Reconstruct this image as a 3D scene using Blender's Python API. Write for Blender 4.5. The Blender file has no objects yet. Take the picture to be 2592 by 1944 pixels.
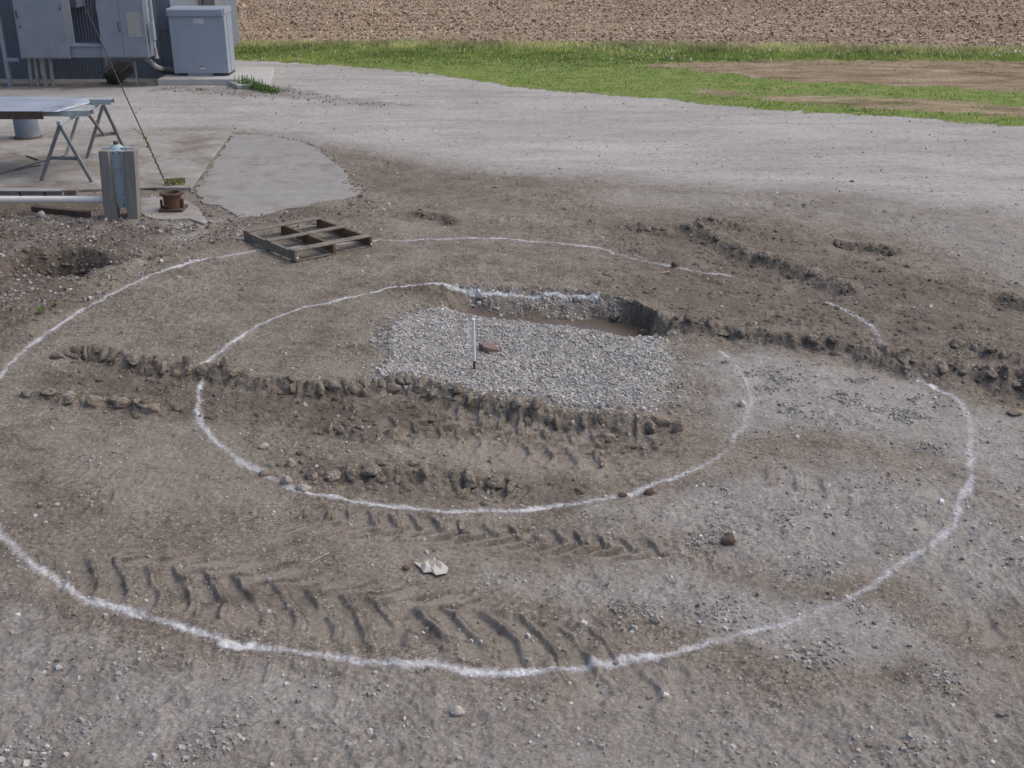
import bpy, bmesh, math, random
import numpy as np
from mathutils import Vector, Matrix, noise as mnoise
S = bpy.context.scene
C = S.collection
random.seed(7); RNG = np.random.default_rng(11)
R = math.radians

# ------------------------------------------------------------------ camera
F_PX, TH, CH = 2900.0, R(23.0), 4.6          # focal length in photo pixels, pitch, height
cd = bpy.data.cameras.new('camera'); cam = bpy.data.objects.new('camera', cd); C.objects.link(cam)
cd.sensor_width = 36; cd.lens = F_PX / 2592 * 36; cd.clip_start = .1; cd.clip_end = 3000
cam.location = (0, 0, CH); cam.rotation_euler = (math.pi/2 - TH, 0, 0)
S.camera = cam
# ------------------------------------------------------------------ light (bright overcast)
SUN_EL, SUN_AZ = R(52), R(78)               # azimuth measured from +Y towards +X
w = bpy.data.worlds.new('World'); S.world = w; w.use_nodes = True
nt = w.node_tree; bg = nt.nodes['Background']
sky = nt.nodes.new('ShaderNodeTexSky'); sky.sky_type = 'NISHITA'; sky.sun_disc = False
sky.sun_elevation = SUN_EL; sky.sun_rotation = SUN_AZ
sky.air_density = 1.0; sky.dust_density = 5.0; sky.ozone_density = 1.0
nt.links.new(sky.outputs[0], bg.inputs[0]); bg.inputs[1].default_value = .15
sd = bpy.data.lights.new('sun', 'SUN'); sd.energy = .58; sd.angle = R(75); sd.color = (1, .985, .96)
sun = bpy.data.objects.new('sun', sd); C.objects.link(sun)
dv = Vector((math.sin(SUN_AZ)*math.cos(SUN_EL), math.cos(SUN_AZ)*math.cos(SUN_EL), math.sin(SUN_EL)))
sun.rotation_euler = dv.to_track_quat('Z', 'Y').to_euler()
S.view_settings.view_transform = 'Standard'; S.view_settings.look = 'None'
S.view_settings.gamma = 1; S.view_settings.exposure = 0.20
S.view_settings.use_curve_mapping = False

# ------------------------------------------------------------------ survey helpers: photo pixel -> place in the world
K = 2592/2212.0
ct, st = math.cos(TH), math.sin(TH)
def ray(px, py):
    u = (px-1296)/F_PX; v = -(py-972)/F_PX
    return u, ct + v*st, -st + v*ct
def gf(px, py, z=0.0):                       # full-size photo pixel to ground at height z
    u, dy, dz = ray(px, py); t = (z-CH)/dz
    return (u*t, dy*t, z)
def G(px, py, z=0.0): return gf(px*K, py*K, z)[:2]
def GP(pts, z=0.0): return [G(a, b, z) for a, b in pts]
def at(px, py, Y):                           # full-size pixel to the vertical plane y = Y
    u, dy, dz = ray(px, py); t = Y/dy
    return (u*t, Y, CH + dz*t)

# ------------------------------------------------------------------ numpy noise
def _h(ix, iy, s):
    n = (ix*374761393 + iy*668265263 + s*2147483647 + 1013904223) & 0xffffffff
    n = ((n ^ (n >> 13))*1274126177) & 0xffffffff
    n = ((n ^ (n >> 16))*2246822519) & 0xffffffff
    return ((n ^ (n >> 15)) & 0xffffff)/float(0xffffff)
def pn(x, y, s=0):
    ix = np.floor(x).astype(np.int64); iy = np.floor(y).astype(np.int64)
    fx, fy = x-ix, y-iy
    ux = fx*fx*fx*(fx*(fx*6-15)+10); uy = fy*fy*fy*(fy*(fy*6-15)+10)
    def g(i, j):
        a = _h(ix+i, iy+j, s)*2*np.pi
        return np.cos(a)*(fx-i) + np.sin(a)*(fy-j)
    return ((g(0,0)*(1-ux)+g(1,0)*ux)*(1-uy) + (g(0,1)*(1-ux)+g(1,1)*ux)*uy)*1.5
def fbm(x, y, sc, o=3, s=0, gain=.5):
    a = 1.0; t = 0; r = 0
    for i in range(o):
        r = r + a*pn(x/sc+17.3*i, y/sc-9.1*i, s+i*31); t += a; a *= gain; sc *= .47
    return r/t
def ss(x, a, b):
    t = np.clip((x-a)/(b-a), 0, 1); return t*t*(3-2*t)
def polyline(X, Y, pts):
    """distance along (t), signed distance (d, + on the left of the direction), full length"""
    best = np.full(X.shape, 1e9); T = np.zeros(X.shape); D = np.zeros(X.shape); L = 0
    n = len(pts)-1
    for i in range(n):
        ax, ay = pts[i]; bx, by = pts[i+1]; dx, dy = bx-ax, by-ay
        l = math.hypot(dx, dy)+1e-9; dx /= l; dy /= l
        t = (X-ax)*dx+(Y-ay)*dy; d = -(X-ax)*dy+(Y-ay)*dx
        tc = np.clip(t, 0, l); e = np.hypot(t-tc, d)
        m = e < best
        best[m] = e[m]; T[m] = (L + (t if (i == 0 or i == n-1) else tc))[m]; D[m] = (np.sign(d)*e)[m]
        L += l
    return T, D, L
def polysd(X, Y, pts):
    """signed distance to a polygon, positive inside"""
    ins = np.zeros(X.shape, bool); best = np.full(X.shape, 1e9)
    n = len(pts)
    for i in range(n):
        ax, ay = pts[i]; bx, by = pts[(i+1) % n]
        dx, dy = bx-ax, by-ay; l2 = dx*dx+dy*dy+1e-12
        t = np.clip(((X-ax)*dx+(Y-ay)*dy)/l2, 0, 1)
        best = np.minimum(best, np.hypot(X-ax-t*dx, Y-ay-t*dy))
        if ay != by:
            c = ((ay > Y) != (by > Y)) & (X < (bx-ax)*(Y-ay)/(by-ay)+ax); ins ^= c
    return np.where(ins, best, -best)
def near(X, Y, pts, m):
    p = np.array(pts); lo = p.min(0)-m; hi = p.max(0)+m
    return np.nonzero((X > lo[0]) & (X < hi[0]) & (Y > lo[1]) & (Y < hi[1]))[0]

# ------------------------------------------------------------------ terrain grid
COLS, ROWS = 1200, 1300
s_in = np.linspace(-.425, .425, COLS)
ext = .425 + np.cumsum(.0009*1.13**np.arange(62))
ss_all = np.concatenate([-ext[::-1], s_in, ext])
# rows spaced evenly as seen from the camera height, with a coarse part before and beyond
ang = np.linspace(math.atan2(CH, 4.9), math.atan2(CH, 62), ROWS)
y_in = CH/np.tan(ang)
y_lo = np.linspace(-1.4, 4.88, 60); y_hi = 62*1.045**np.arange(1, 62)
ys = np.concatenate([y_lo, y_in, y_hi])
NX, NY = len(ss_all), len(ys)
Yg = np.repeat(ys, NX); Xg = np.tile(ss_all, NY)*(Yg+1.95)
X, Y = Xg, Yg
# gentle warp so outlines never look ruled
WX = X + .10*fbm(X, Y, .8, 3, 5); WY = Y + .10*fbm(X, Y, .8, 3, 6)

# ---- zones -------------------------------------------------------
VERGE_NEAR = GP([(300,124),(505,130),(600,134),(700,140),(800,148),(900,157),(1000,170),(1100,184),(1200,195),(1320,205),(1400,212),(1500,221),(1600,232),(1700,240),(1850,250),(2000,260),(2120,268),(2212,273),(2500,292)])
FIELD_LINE = GP([(0,90),(505,92),(900,93),(1300,97),(1700,101),(2212,108),(2800,116)])
def yline(Xa, pts):
    p = np.array(pts); return np.interp(Xa, p[:,0], p[:,1])
def yline_ext(Xa, pts):
    p = np.array(pts); y = np.interp(Xa, p[:,0], p[:,1])
    sl = (p[-1,1]-p[-3,1])/(p[-1,0]-p[-3,0]); y = np.where(Xa > p[-1,0], p[-1,1]+sl*(Xa-p[-1,0]), y)
    return y
yv = yline_ext(X, VERGE_NEAR); yf = yline_ext(X, FIELD_LINE)
edge_n = .45*fbm(X, Y, 1.6, 4, 44)+.35*fbm(X, Y, .35, 3, 46)
z_field = Y > yf + .5*fbm(X, Y, 1.2, 3, 45)
z_verge = (~z_field) & (Y > yv + edge_n)
ROAD_NEAR = GP([(-700,300),(0,290),(500,288),(640,300),(720,322),(860,338),(1000,356),(1150,378),(1300,392),(1450,402),(1600,408),(1750,418),(1900,436),(2050,458),(2212,478),(2500,520)])
yr = yline(X, ROAD_NEAR)
yr = np.where(X > ROAD_NEAR[-1][0], ROAD_NEAR[-1][1]-.4*(X-ROAD_NEAR[-1][0]), yr)
rd = (Y - yr) + .9*fbm(X, Y, 2.5, 4, 77)
road_soft = ss(rd, -1.2, 1.4)
z_road = (~z_field) & (~z_verge) & (Y > yr)

# ---- relief ------------------------------------------------------
Z = np.zeros(X.shape)
farq = ss(Y, 24, 40)
rough = np.where(z_field, 1.3, np.where(z_verge, .9, 1-.62*road_soft))
Z += .030*fbm(X, Y, 2.2, 3, 1)*np.where(z_road, .6, 1)
Z += rough*(.020*fbm(X, Y, .42, 3, 2) )
lowmask = ss(fbm(X, Y, 1.7, 3, 12), -.25, .35)
Z0_ = Z.copy(); Z += rough*.016*fbm(X, Y, .13, 3, 3)*(.35+.9*lowmask)
rid = 1-np.abs(fbm(WX, WY, .22, 3, 8))*3.2
Z += rough*.012*np.clip(rid, -.2, 1)*lowmask
Z += rough*.007*fbm(X, Y, .045, 2, 4)
HF = Z-Z0_
CLAY = np.zeros(X.shape)
Z[z_field] += (.05*fbm(X[z_field], Y[z_field], .35, 3, 21) + .03*np.sin((Y[z_field]+.02*X[z_field])*2*np.pi/.76)*.6)
wet_shade = np.zeros(X.shape); pale = np.clip(.5+1.1*fbm(X, Y, .9, 4, 551), 0, 1); grav = np.zeros(X.shape); rgh = np.zeros(X.shape)

SCARPS = []
def scarp(D, crest=.07, floor=.06, fw=.12, wall=.09, fwid=.7, back=.25, nb=0., rib=.02, sp=.17, skew=.2, seed=0, w_amt=.6, taper=.4, jag=.05, lump=.03):
    SCARPS.append((GP(D), sp, rib, w_amt, seed)); crest *= .68; fw *= 1.35; floor *= .85; wall *= 2.3; rib *= .55; w_amt *= .48; lump *= .8
    pts = GP(D); I = near(X, Y, pts, 1.8)
    x, y = X[I], Y[I]
    x2 = x + jag*fbm(x, y, .30, 3, seed+50); y2 = y + jag*1.3*fbm(x, y, .30, 3, seed+51) + .05*fbm(x, y, .12, 2, seed+59)
    t, d, L = polyline(x2, y2, pts)
    f = ss(t, -.05, taper)*ss(L-t, -.05, taper)*(np.abs(d) < 1.75)
    vary = .55+.75*np.clip(.5+fbm(t, d*.2, .5, 2, seed+52), 0, 1)
    h = np.where(d > 0, crest*np.exp(-(d/fw)**2)*vary, 0)
    wl = ss(-d, 0, wall)
    hn = crest*vary*(1-wl) - floor*wl
    hn = hn*(1-ss(-d, fwid, fwid+back))
    h = np.where(d <= 0, hn, h)
    ph = (t + skew*d + .05*fbm(x, y, .25, 2, seed+53) + .20*fbm(t, t*0+2, .7, 2, seed+57))/sp
    rb = np.clip(np.sin(2*np.pi*ph)*1.6, -1, 1)
    win = ss(d, -.34, -.16)*ss(-d, -.09, -.01)
    wall_n = fbm(x*1.0, y*1.6, .07, 3, seed+49); h = h + .022*wall_n*np.exp(-((d+.04)/.12)**2)
    irr = np.clip(.5+1.6*fbm(t, d*.3, .33, 2, seed+58), 0, 1.25)
    h += rib*rb*win*irr
    # broken clods: cellular bumps around the crest and floor
    lw = np.exp(-((d+.02)/.13)**2) + .45*ss(-d, .05, .15)*(1-ss(-d, fwid, fwid+.15))
    h += lump*lw*(.55+1.1*fbm(x2, y2, .16, 3, seed+54)-1.1*np.abs(fbm(x2, y2, .24, 3, seed+48)))
    if nb: h += nb*np.exp(-((d+fwid+.08)/.10)**2)*(.4+1.1*np.clip(.5+1.5*fbm(t, d, .22, 2, seed+55), 0, 1))
    Z[I] += h*f
    wet_shade[I] = np.maximum(wet_shade[I], f*w_amt*ss(d, -fwid-.05, -.02)*ss(-d, -.16, .0)*(.5+.7*np.clip(.5+fbm(x, y, .5, 3, seed+56)*1.6, 0, 1)))
def lugs(D, width=.5, depth=.02, sp=.2, k=.5, amp=.03, bw=.22, seed=0, two=True, w_amt=.25, taper=.5, curl=.12):
    pts = GP(D); I = near(X, Y, pts, 1.0); x, y = X[I], Y[I]
    x2 = x + .018*fbm(x, y, .22, 2, seed+60); y2 = y + .018*fbm(x, y, .22, 2, seed+61)
    t, d, L = polyline(x2, y2, pts)
    f = ss(t, 0, taper)*ss(L-t, 0, taper)*(.62+.5*np.clip(.5+1.4*fbm(x, y, .8, 3, seed+62), 0, 1))
    hw = width/2
    w_ = ss(hw-np.abs(d), -.04, .06)
    q = d + hw
    w_amt *= .6
    off = k*np.where(two, np.abs(d), q) + curl*np.exp(-(q/.10)**2)
    ph = (t + off + .10*fbm(t, t*0+4, .8, 2, seed+65) + .03*fbm(x, y, .3, 2, seed+66) + (sp*.5*(d > 0) if two else 0))/sp
    fr = ph-np.floor(ph)
    lid = np.floor(ph); f = f*(.80+.35*_h(lid.astype(np.int64)+500, np.zeros(lid.shape, np.int64)+seed, 3)); bar = ss(fr, .56, .76)*(1-ss(fr, .93, 1.0))*ss(fbm(x, y, .30, 2, seed+69), -.55, -.1); 
    Z[I] -= np.clip(f, 0, 1)*w_*.75*HF[I]; pale[I] = np.maximum(pale[I], np.clip(f*1.1, 0, 1)*w_*(1-ss(fr, .45, .6))*.95)
    CLAY[I] = np.maximum(CLAY[I], np.clip(f*1.2, 0, 1)*w_*ss(fr, .06, .16)*(1-ss(fr, .84, .92))*ss(fbm(x, y, .25, 3, seed+70), -.45, .05))
    Z[I] += f*w_*(-depth + amp*1.15*bar*(.9+.4*fbm(x, y, .12, 2, seed+67)) - amp*.10*(1-ss(fr, .02, .12)))
    if two: Z[I] += f*ss(hw-np.abs(d), -.04, .06)*amp*.0
    ebm = np.exp(-((np.abs(d)-hw-.03)/.05)**2)
    Z[I] += f*ebm*.6*depth*(1+fbm(x, y, .15, 2, seed+64))
    wet_shade[I] = np.maximum(wet_shade[I], f*w_*w_amt*(.15+.5*fbm(x, y, .2, 3, seed+68)+1.5*(1-ss(fr, .02, .09))+.9*ss(fr, .93, 1.)))  # damp mottling, plus each tread step's cast shadow painted as a dark line

# big rut through the inner circle, its far wall facing the camera
scarp([(95,778),(150,762),(215,758),(300,784),(380,796),(450,802),(560,826),(680,838),(780,834),(870,824),(960,846),(1040,866),(1130,886),(1200,897),(1280,906),(1380,913),(1475,920)],
      crest=.085, floor=.05, fw=.13, wall=.08, fwid=.55, back=.3, rib=.030, sp=.165, skew=.3, seed=100, w_amt=.85, lump=.045)
scarp([(40,852),(120,858),(190,862),(260,868),(330,876),(400,884)], crest=.07, floor=-.01, fw=.10, wall=.10, fwid=.1, back=.1, rib=.02, sp=.22, seed=130, w_amt=.4, lump=.05)
scarp([(690,925),(760,930),(830,938),(900,930)], crest=.035, floor=.03, fw=.08, fwid=.18, back=.15, rib=.015, seed=140, w_amt=.4, lump=.035)
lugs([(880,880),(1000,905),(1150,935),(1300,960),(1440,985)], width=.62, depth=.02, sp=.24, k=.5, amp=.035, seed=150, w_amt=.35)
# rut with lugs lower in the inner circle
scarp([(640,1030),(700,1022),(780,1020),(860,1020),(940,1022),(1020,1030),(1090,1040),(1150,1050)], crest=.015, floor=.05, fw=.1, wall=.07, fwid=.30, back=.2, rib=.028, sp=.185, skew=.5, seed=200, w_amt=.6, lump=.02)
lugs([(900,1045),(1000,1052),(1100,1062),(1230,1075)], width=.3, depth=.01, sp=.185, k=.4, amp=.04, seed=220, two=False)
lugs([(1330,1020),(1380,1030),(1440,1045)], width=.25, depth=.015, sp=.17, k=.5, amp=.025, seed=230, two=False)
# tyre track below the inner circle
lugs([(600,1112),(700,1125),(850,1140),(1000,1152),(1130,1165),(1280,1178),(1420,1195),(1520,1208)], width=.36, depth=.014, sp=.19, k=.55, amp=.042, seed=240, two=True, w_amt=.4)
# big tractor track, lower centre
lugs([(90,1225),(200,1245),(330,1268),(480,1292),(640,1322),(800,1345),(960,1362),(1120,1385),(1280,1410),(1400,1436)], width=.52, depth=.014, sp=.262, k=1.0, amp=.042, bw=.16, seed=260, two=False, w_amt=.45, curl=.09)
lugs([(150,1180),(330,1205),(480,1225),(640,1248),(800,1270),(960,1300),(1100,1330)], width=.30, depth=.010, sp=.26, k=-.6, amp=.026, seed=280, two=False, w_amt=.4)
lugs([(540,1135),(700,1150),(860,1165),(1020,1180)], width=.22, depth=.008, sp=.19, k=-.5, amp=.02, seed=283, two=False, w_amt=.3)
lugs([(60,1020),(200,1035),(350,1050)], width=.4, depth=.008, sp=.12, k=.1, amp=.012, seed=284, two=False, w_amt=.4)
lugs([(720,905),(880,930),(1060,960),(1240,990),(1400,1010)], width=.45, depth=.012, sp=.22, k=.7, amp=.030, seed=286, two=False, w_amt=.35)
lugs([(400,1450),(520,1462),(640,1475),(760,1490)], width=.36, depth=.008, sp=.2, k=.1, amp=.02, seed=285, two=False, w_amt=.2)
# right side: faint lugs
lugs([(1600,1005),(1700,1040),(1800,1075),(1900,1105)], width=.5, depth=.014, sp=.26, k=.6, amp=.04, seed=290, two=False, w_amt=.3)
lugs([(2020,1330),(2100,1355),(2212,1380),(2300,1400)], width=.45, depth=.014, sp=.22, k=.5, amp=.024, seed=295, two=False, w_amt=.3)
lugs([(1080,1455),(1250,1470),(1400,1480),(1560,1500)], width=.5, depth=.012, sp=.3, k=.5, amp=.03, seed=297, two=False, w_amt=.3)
# the wall of mud running right from the pit
scarp([(1330,648),(1385,672),(1440,692),(1500,704),(1580,716),(1660,728),(1760,742),(1860,756),(1950,775),(2030,796),(2100,806),(2160,812),(2240,826),(2350,850)],
      crest=.08, floor=.04, fw=.14, wall=.09, fwid=.40, back=.35, rib=.035, sp=.20, skew=.6, seed=300, w_amt=.95, lump=.05)
scarp([(1820,752),(1880,770),(1950,790),(2010,806),(2060,818)], crest=.07, floor=.03, fw=.12, wall=.10, fwid=.25, back=.2, rib=.03, sp=.24, skew=.6, seed=320, w_amt=.9, lump=.06)
scarp([(2110,808),(2160,815),(2250,840),(2330,870)], crest=.05, floor=.09, fw=.12, wall=.12, fwid=.45, back=.3, rib=.02, sp=.24, skew=.6, seed=330, w_amt=1, lump=.05)
# second rut further back right
scarp([(1470,478),(1520,498),(1560,520),(1610,548),(1680,566),(1730,585),(1790,605),(1850,628),(1880,640)],
      crest=.05, floor=.09, fw=.14, wall=.12, fwid=.55, back=.5, rib=.022, sp=.26, skew=.5, seed=340, w_amt=.95, lump=.05)
scarp([(1790,520),(1850,524),(1910,532),(1960,545)], crest=.02, floor=.08, fw=.12, wall=.08, fwid=.40, back=.6, rib=.03, sp=.26, seed=350, w_amt=1.3, lump=.03, taper=.2)
scarp([(2110,630),(2160,634),(2220,650),(2270,665)], crest=.02, floor=.10, fw=.12, wall=.10, fwid=.5, back=.6, rib=.02, sp=.3, seed=360, w_amt=.95, lump=.03, taper=.25)
scarp([(1500,470),(1560,478),(1640,500)], crest=.03, floor=.02, fwid=.3, seed=365, w_amt=.5, taper=.3)
scarp([(1310,496),(1350,490),(1400,492),(1470,500)], crest=.03, floor=.02, fwid=.5, seed=367, w_amt=.5, taper=.3, lump=.05)
scarp([(2050,735),(2110,748),(2170,765),(2250,790)], crest=.03, floor=.04, fwid=.35, seed=368, w_amt=.7, taper=.3)
# rim of the shallow round depression
scarp([(838,470),(870,463),(905,460),(940,463),(970,470),(988,480),(992,488)], crest=.012, floor=.075, fw=.08, wall=.07, fwid=.4, back=.9, rib=.008, seed=370, w_amt=1.5, lump=.02, taper=.2, jag=.03)
# scuffed mud all over the right hand side and around the ruts
for D, amp, sd_ in (([(1320,480),(1500,470),(1700,470),(1900,560),(2212,640),(2212,860),(1900,790),(1600,720),(1420,690),(1300,620),(1290,540)], .030, 400),
                    ([(100,770),(500,820),(900,850),(1150,900),(1480,940),(1500,1000),(1300,990),(1000,960),(700,950),(500,900),(60,870)], .035, 410),
                    ([(600,1000),(1100,1010),(1300,1060),(1500,1040),(1500,1060),(1200,1085),(800,1085),(620,1050)], .016, 420),
                    ([(80,1220),(700,1240),(1100,1340),(1450,1400),(1420,1450),(900,1400),(300,1310)], .018, 430),
                    ([(0,480),(500,470),(560,520),(300,570),(120,680),(0,720),(-200,700)], .03, 440)):
    P = GP(D); I = near(X, Y, P, .6); x, y = X[I], Y[I]
    m = ss(polysd(x, y, P), -.25, .35)*ss(fbm(x, y, .9, 3, sd_), -.35, .3)
    Z[I] += m*amp*(.55*(1-2.8*np.abs(fbm(x, y, .26, 3, sd_+1))) + .5*fbm(x, y, .09, 2, sd_+2))
    wet_shade[I] = np.maximum(wet_shade[I], m*(.42+.5*fbm(x, y, .35, 3, sd_+3)))

# the pit behind the gravel pad
RIM = GP([(925,628),(950,616),(990,614),(1063,618),(1150,620),(1219,627),(1289,636),(1345,650),(1400,676),(1448,704),(1440,722),(1400,728),(1341,727),(1289,717),(1226,709),(1167,703),(1115,697),(1063,689),(1010,682),(975,672),(940,655)])
ZW = -.20
FLOOR = GP([(1020,668),(1075,682),(1136,691),(1219,693),(1290,691),(1350,698),(1395,708)], ZW) + GP([(1420,716),(1395,727),(1341,729),(1289,719),(1226,711),(1167,706),(1115,701),(1063,694),(1020,688)], 0)[0:0] + [(a, b+.13) for a, b in GP([(1405,724),(1341,727),(1289,717),(1226,709),(1167,703),(1115,697),(1063,690),(1022,684)])]
I = near(X, Y, RIM, .6); x, y = X[I], Y[I]
x2 = x+.09*fbm(x, y, .3, 3, 501); y2 = y+.09*fbm(x, y, .3, 3, 502)
a = np.clip(polysd(x2, y2, RIM), 0, 9); b = np.clip(-polysd(x2, y2, FLOOR), 0, 9)
pit = np.where(a > 0, a/(a+b+1e-6), 0); pit = pit**.85
Z[I] = Z[I]*(1-.6*pit) + pit*(ZW-.035) + pit*(1-pit)*.22*fbm(x, y, .28, 3, 503) + .02*pit*fbm(x, y, .08, 2, 504)
PITW = np.zeros(X.shape); PITW[I] = pit
# lump at the pit's left corner
lx, ly = G(966, 640); q = np.exp(-(((X-lx)/.16)**2+((Y-ly)/.12)**2)); Z += .13*q; wet_shade = np.maximum(wet_shade, q*.9)
lx, ly = G(920, 628); q = np.exp(-(((X-lx)/.30)**2+((Y-ly)/.07)**2)); Z += .07*q; wet_shade = np.maximum(wet_shade, q*.5)
# hole in the spoil on the left
lx, ly = G(120, 575); qx = (X-lx)/.85; qy = (Y-ly)/.62; qq = np.hypot(qx, qy)+.35*fbm(X, Y, .5, 3, 511)
Z += -.60*(1-ss(qq, .15, 1.0)) + .06*np.exp(-((qq-1.15)/.2)**2); wet_shade = np.maximum(wet_shade, (1-ss(qq, .75, 1.35))*1.0)
# hollow under the slab edge, left
P = GP([(-200,425),(300,428),(310,455),(150,462),(-200,462)]); I = near(X, Y, P, .5)
m = ss(polysd(X[I], Y[I], P), -.15, .2); Z[I] -= .10*m; wet_shade[I] = np.maximum(wet_shade[I], m*.8)

# gravel pad
PAD = GP([(806,806),(826,788),(837,771),(830,745),(834,720),(850,700),(882,682),(905,676),(934,667),(965,668),(990,675),(1063,688),(1115,697),(1167,703),(1226,709),(1289,717),(1341,727),(1400,728),(1430,736),(1440,757),(1455,775),(1462,792),(1458,815),(1449,841),(1428,872),(1410,888),(1340,892),(1271,888),(1209,876),(1115,862),(1046,857),(976,840),(889,822),(820,826)])
padsd = np.full(X.shape, -9.); I = near(X, Y, PAD, .6)
padsd[I] = polysd(X[I]+.07*fbm(X[I], Y[I], .22, 3, 521), Y[I]+.07*fbm(X[I], Y[I], .22, 3, 522), PAD)
padm = ss(padsd, -.02, .10); Z += padm*(.035+.03*fbm(X, Y, .8, 2, 523))*1.0 - padm*.5*np.clip(Z, 0, .1)
BACKG = GP([(985,613),(1063,616),(1150,618),(1219,625),(1289,634),(1340,648),(1385,668),(1405,688)])+GP([(1395,702),(1300,690),(1219,693),(1178,684),(1115,681),(1046,676),(1000,655)], ZW)
I = near(X, Y, BACKG, .5); bg_ = ss(polysd(X[I]+.08*fbm(X[I], Y[I], .2, 3, 531), Y[I], BACKG), -.04, .10)
bgm = np.zeros(X.shape); bgm[I] = bg_

# ---- surface kinds ----------------------------------------------
def patch(D, soft=.5, amt=1., seed=0, z=0, nz=.5):
    P = GP(D, z); I = near(X, Y, P, soft+.5); m = np.zeros(X.shape)
    m[I] = amt*ss(polysd(X[I], Y[I], P)+nz*fbm(X[I], Y[I], .8, 4, seed), -soft, soft)
    return m
wet_shade = np.maximum(wet_shade, patch([(-300,176),(0,178),(330,178),(335,186),(200,190),(0,194),(-300,196)], .25, .7, 563))  # dark soil line at the building foot, with its shade painted in
g_ = np.maximum.reduce([road_soft*(.80+.25*fbm(X, Y, 3, 3, 540)),
    patch([(1500,770),(1700,760),(1900,800),(2000,830),(2212,920),(2400,1000),(2400,1150),(2212,1100),(2000,960),(1800,940),(1600,925),(1500,870)], .5, .72, 541),
    patch([(1240,1090),(1450,1060),(1700,1010),(2000,1020),(2212,1120),(2350,1200),(2212,1330),(1950,1260),(1700,1230),(1500,1180),(1300,1140)], .5, .6, 542),
    patch([(1080,1250),(1300,1220),(1500,1260),(1900,1290),(2050,1380),(2100,1480),(1800,1440),(1600,1380),(1350,1330),(1150,1300)], .4, .7, 543),
    patch([(-200,1300),(60,1300),(250,1390),(520,1450),(720,1520),(600,1600),(300,1659),(-300,1750)], .4, .60, 544),
    patch([(0,1500),(500,1440),(1000,1490),(2400,1480),(2500,1800),(-300,1800)], .5, .42, 545),
    patch([(1300,400),(1900,430),(2212,480),(2400,640),(2212,620),(1900,500),(1600,460),(1300,440)], .8, .45, 546),
    patch([(0,470),(300,470),(500,475),(420,520),(150,520),(0,530)], .3, .5, 547)])
grav = np.clip(g_*(1-.75*np.clip(wet_shade, 0, 1)), 0, 1)
grav = np.where(z_verge | z_field, 0, grav)
pale = pale*(1-wet_shade)
pale = np.maximum(pale, patch([(1000,950),(1250,970),(1400,1010),(1300,1030),(1000,1000),(820,980)], .3, .9, 552))
pale = np.maximum(pale, patch([(60,940),(380,930),(560,1000),(620,1090),(300,1090),(150,1030)], .3, .55, 553))
pale = np.maximum(pale, patch([(855,478),(975,485),(960,505),(870,500)], .15, 1.0, 554))
pale = np.maximum(pale, patch([(780,1330),(1250,1400),(1400,1440),(900,1440),(500,1370)], .2, .6, 556))
wet_shade = np.maximum(wet_shade, patch([(-300,440),(180,470),(330,480),(420,500),(250,560),(200,620),(60,700),(0,740),(-300,900)], .5, 1.0, 555))
wet_shade = np.maximum(wet_shade, patch([(700,325),(850,345),(1000,370),(1200,400),(1000,430),(800,430),(770,400)], .4, .40, 557))
wet_shade = np.maximum(wet_shade, patch([(500,455),(760,435),(830,440),(800,470),(560,480)], .2, .55, 558))
wet_shade = np.maximum(wet_shade, patch([(1600,420),(1900,440),(2000,470),(1700,470)], .4, .35, 559))
wet_shade = np.maximum(wet_shade, patch([(-200,1000),(200,1090),(400,1180),(250,1260),(-200,1200)], .5, .45, 560))  # darker soil at the left side
wet_shade = np.maximum(wet_shade, patch([(-400,1150),(0,1200),(120,1330),(300,1440),(500,1550),(700,1640),(1500,1640),(2212,1560),(2500,1500),(2500,1900),(-600,1900)], .6, .30, 564))  # darkens the ground along the left and bottom
wet_shade = np.maximum(wet_shade, patch([(60,780),(420,800),(700,850),(960,860),(1000,940),(700,950),(430,900),(100,860)], .25, .95, 565))
wet_shade = np.maximum(wet_shade, patch([(1300,480),(1600,470),(1900,560),(2250,650),(2250,860),(1900,790),(1600,720),(1350,640)], .4, .62, 566))
wet_shade = np.maximum(wet_shade, patch([(640,1000),(1050,1015),(1280,1040),(1300,1070),(900,1085),(680,1050)], .2, .60, 567))
wet_shade = np.maximum(wet_shade, patch([(120,1220),(700,1240),(1050,1330),(1250,1400),(900,1380),(400,1320)], .3, .22, 568))
wet_shade = np.maximum(wet_shade, patch([(820,604),(960,604),(985,640),(940,662),(860,632)], .15, .6, 569))
wet_shade = np.maximum(wet_shade, patch([(1290,612),(1400,600),(1520,650),(1560,715),(1440,722),(1390,670),(1300,635)], .2, .55, 570))
wet_shade = np.maximum(wet_shade, patch([(330,186),(600,186),(720,208),(900,225),(880,232),(640,214),(330,196)], .25, .5, 561))
wet_shade = np.where(z_verge | z_field, 0, np.clip(wet_shade*(.82+.75*fbm(X, Y, .38, 4, 571)+.35*fbm(X, Y, 1.1, 3, 572)) + .12*fbm(X, Y, .3, 3, 562), 0, 1))
wet_shade = np.maximum(wet_shade, PITW*.75*(1-.3*bgm))
CLAY = np.maximum(CLAY, np.maximum(patch([(980,945),(1250,965),(1450,1000),(1460,1040),(1300,1035),(1000,1005),(800,985)], .25, .85, 580), patch([(60,935),(380,925),(560,1000),(600,1080),(300,1085),(150,1030)], .3, .6, 581)))
CLAY = np.maximum(CLAY, np.maximum(patch([(780,1150),(1200,1200),(1500,1230),(1200,1260),(900,1250),(720,1200)], .25, .5, 582), patch([(855,478),(975,485),(965,503),(870,500)], .15, .9, 583)))
CLAY = np.maximum(CLAY, .62*ss(fbm(X, Y*1.2, .75, 4, 584), .10, .34))*ss(fbm(X, Y, .16, 4, 585), -.5, .0)
CLAY = CLAY*(1-.55*np.clip(wet_shade*1.3, 0, 1)); wet_shade = wet_shade*(1-.6*CLAY)
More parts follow.
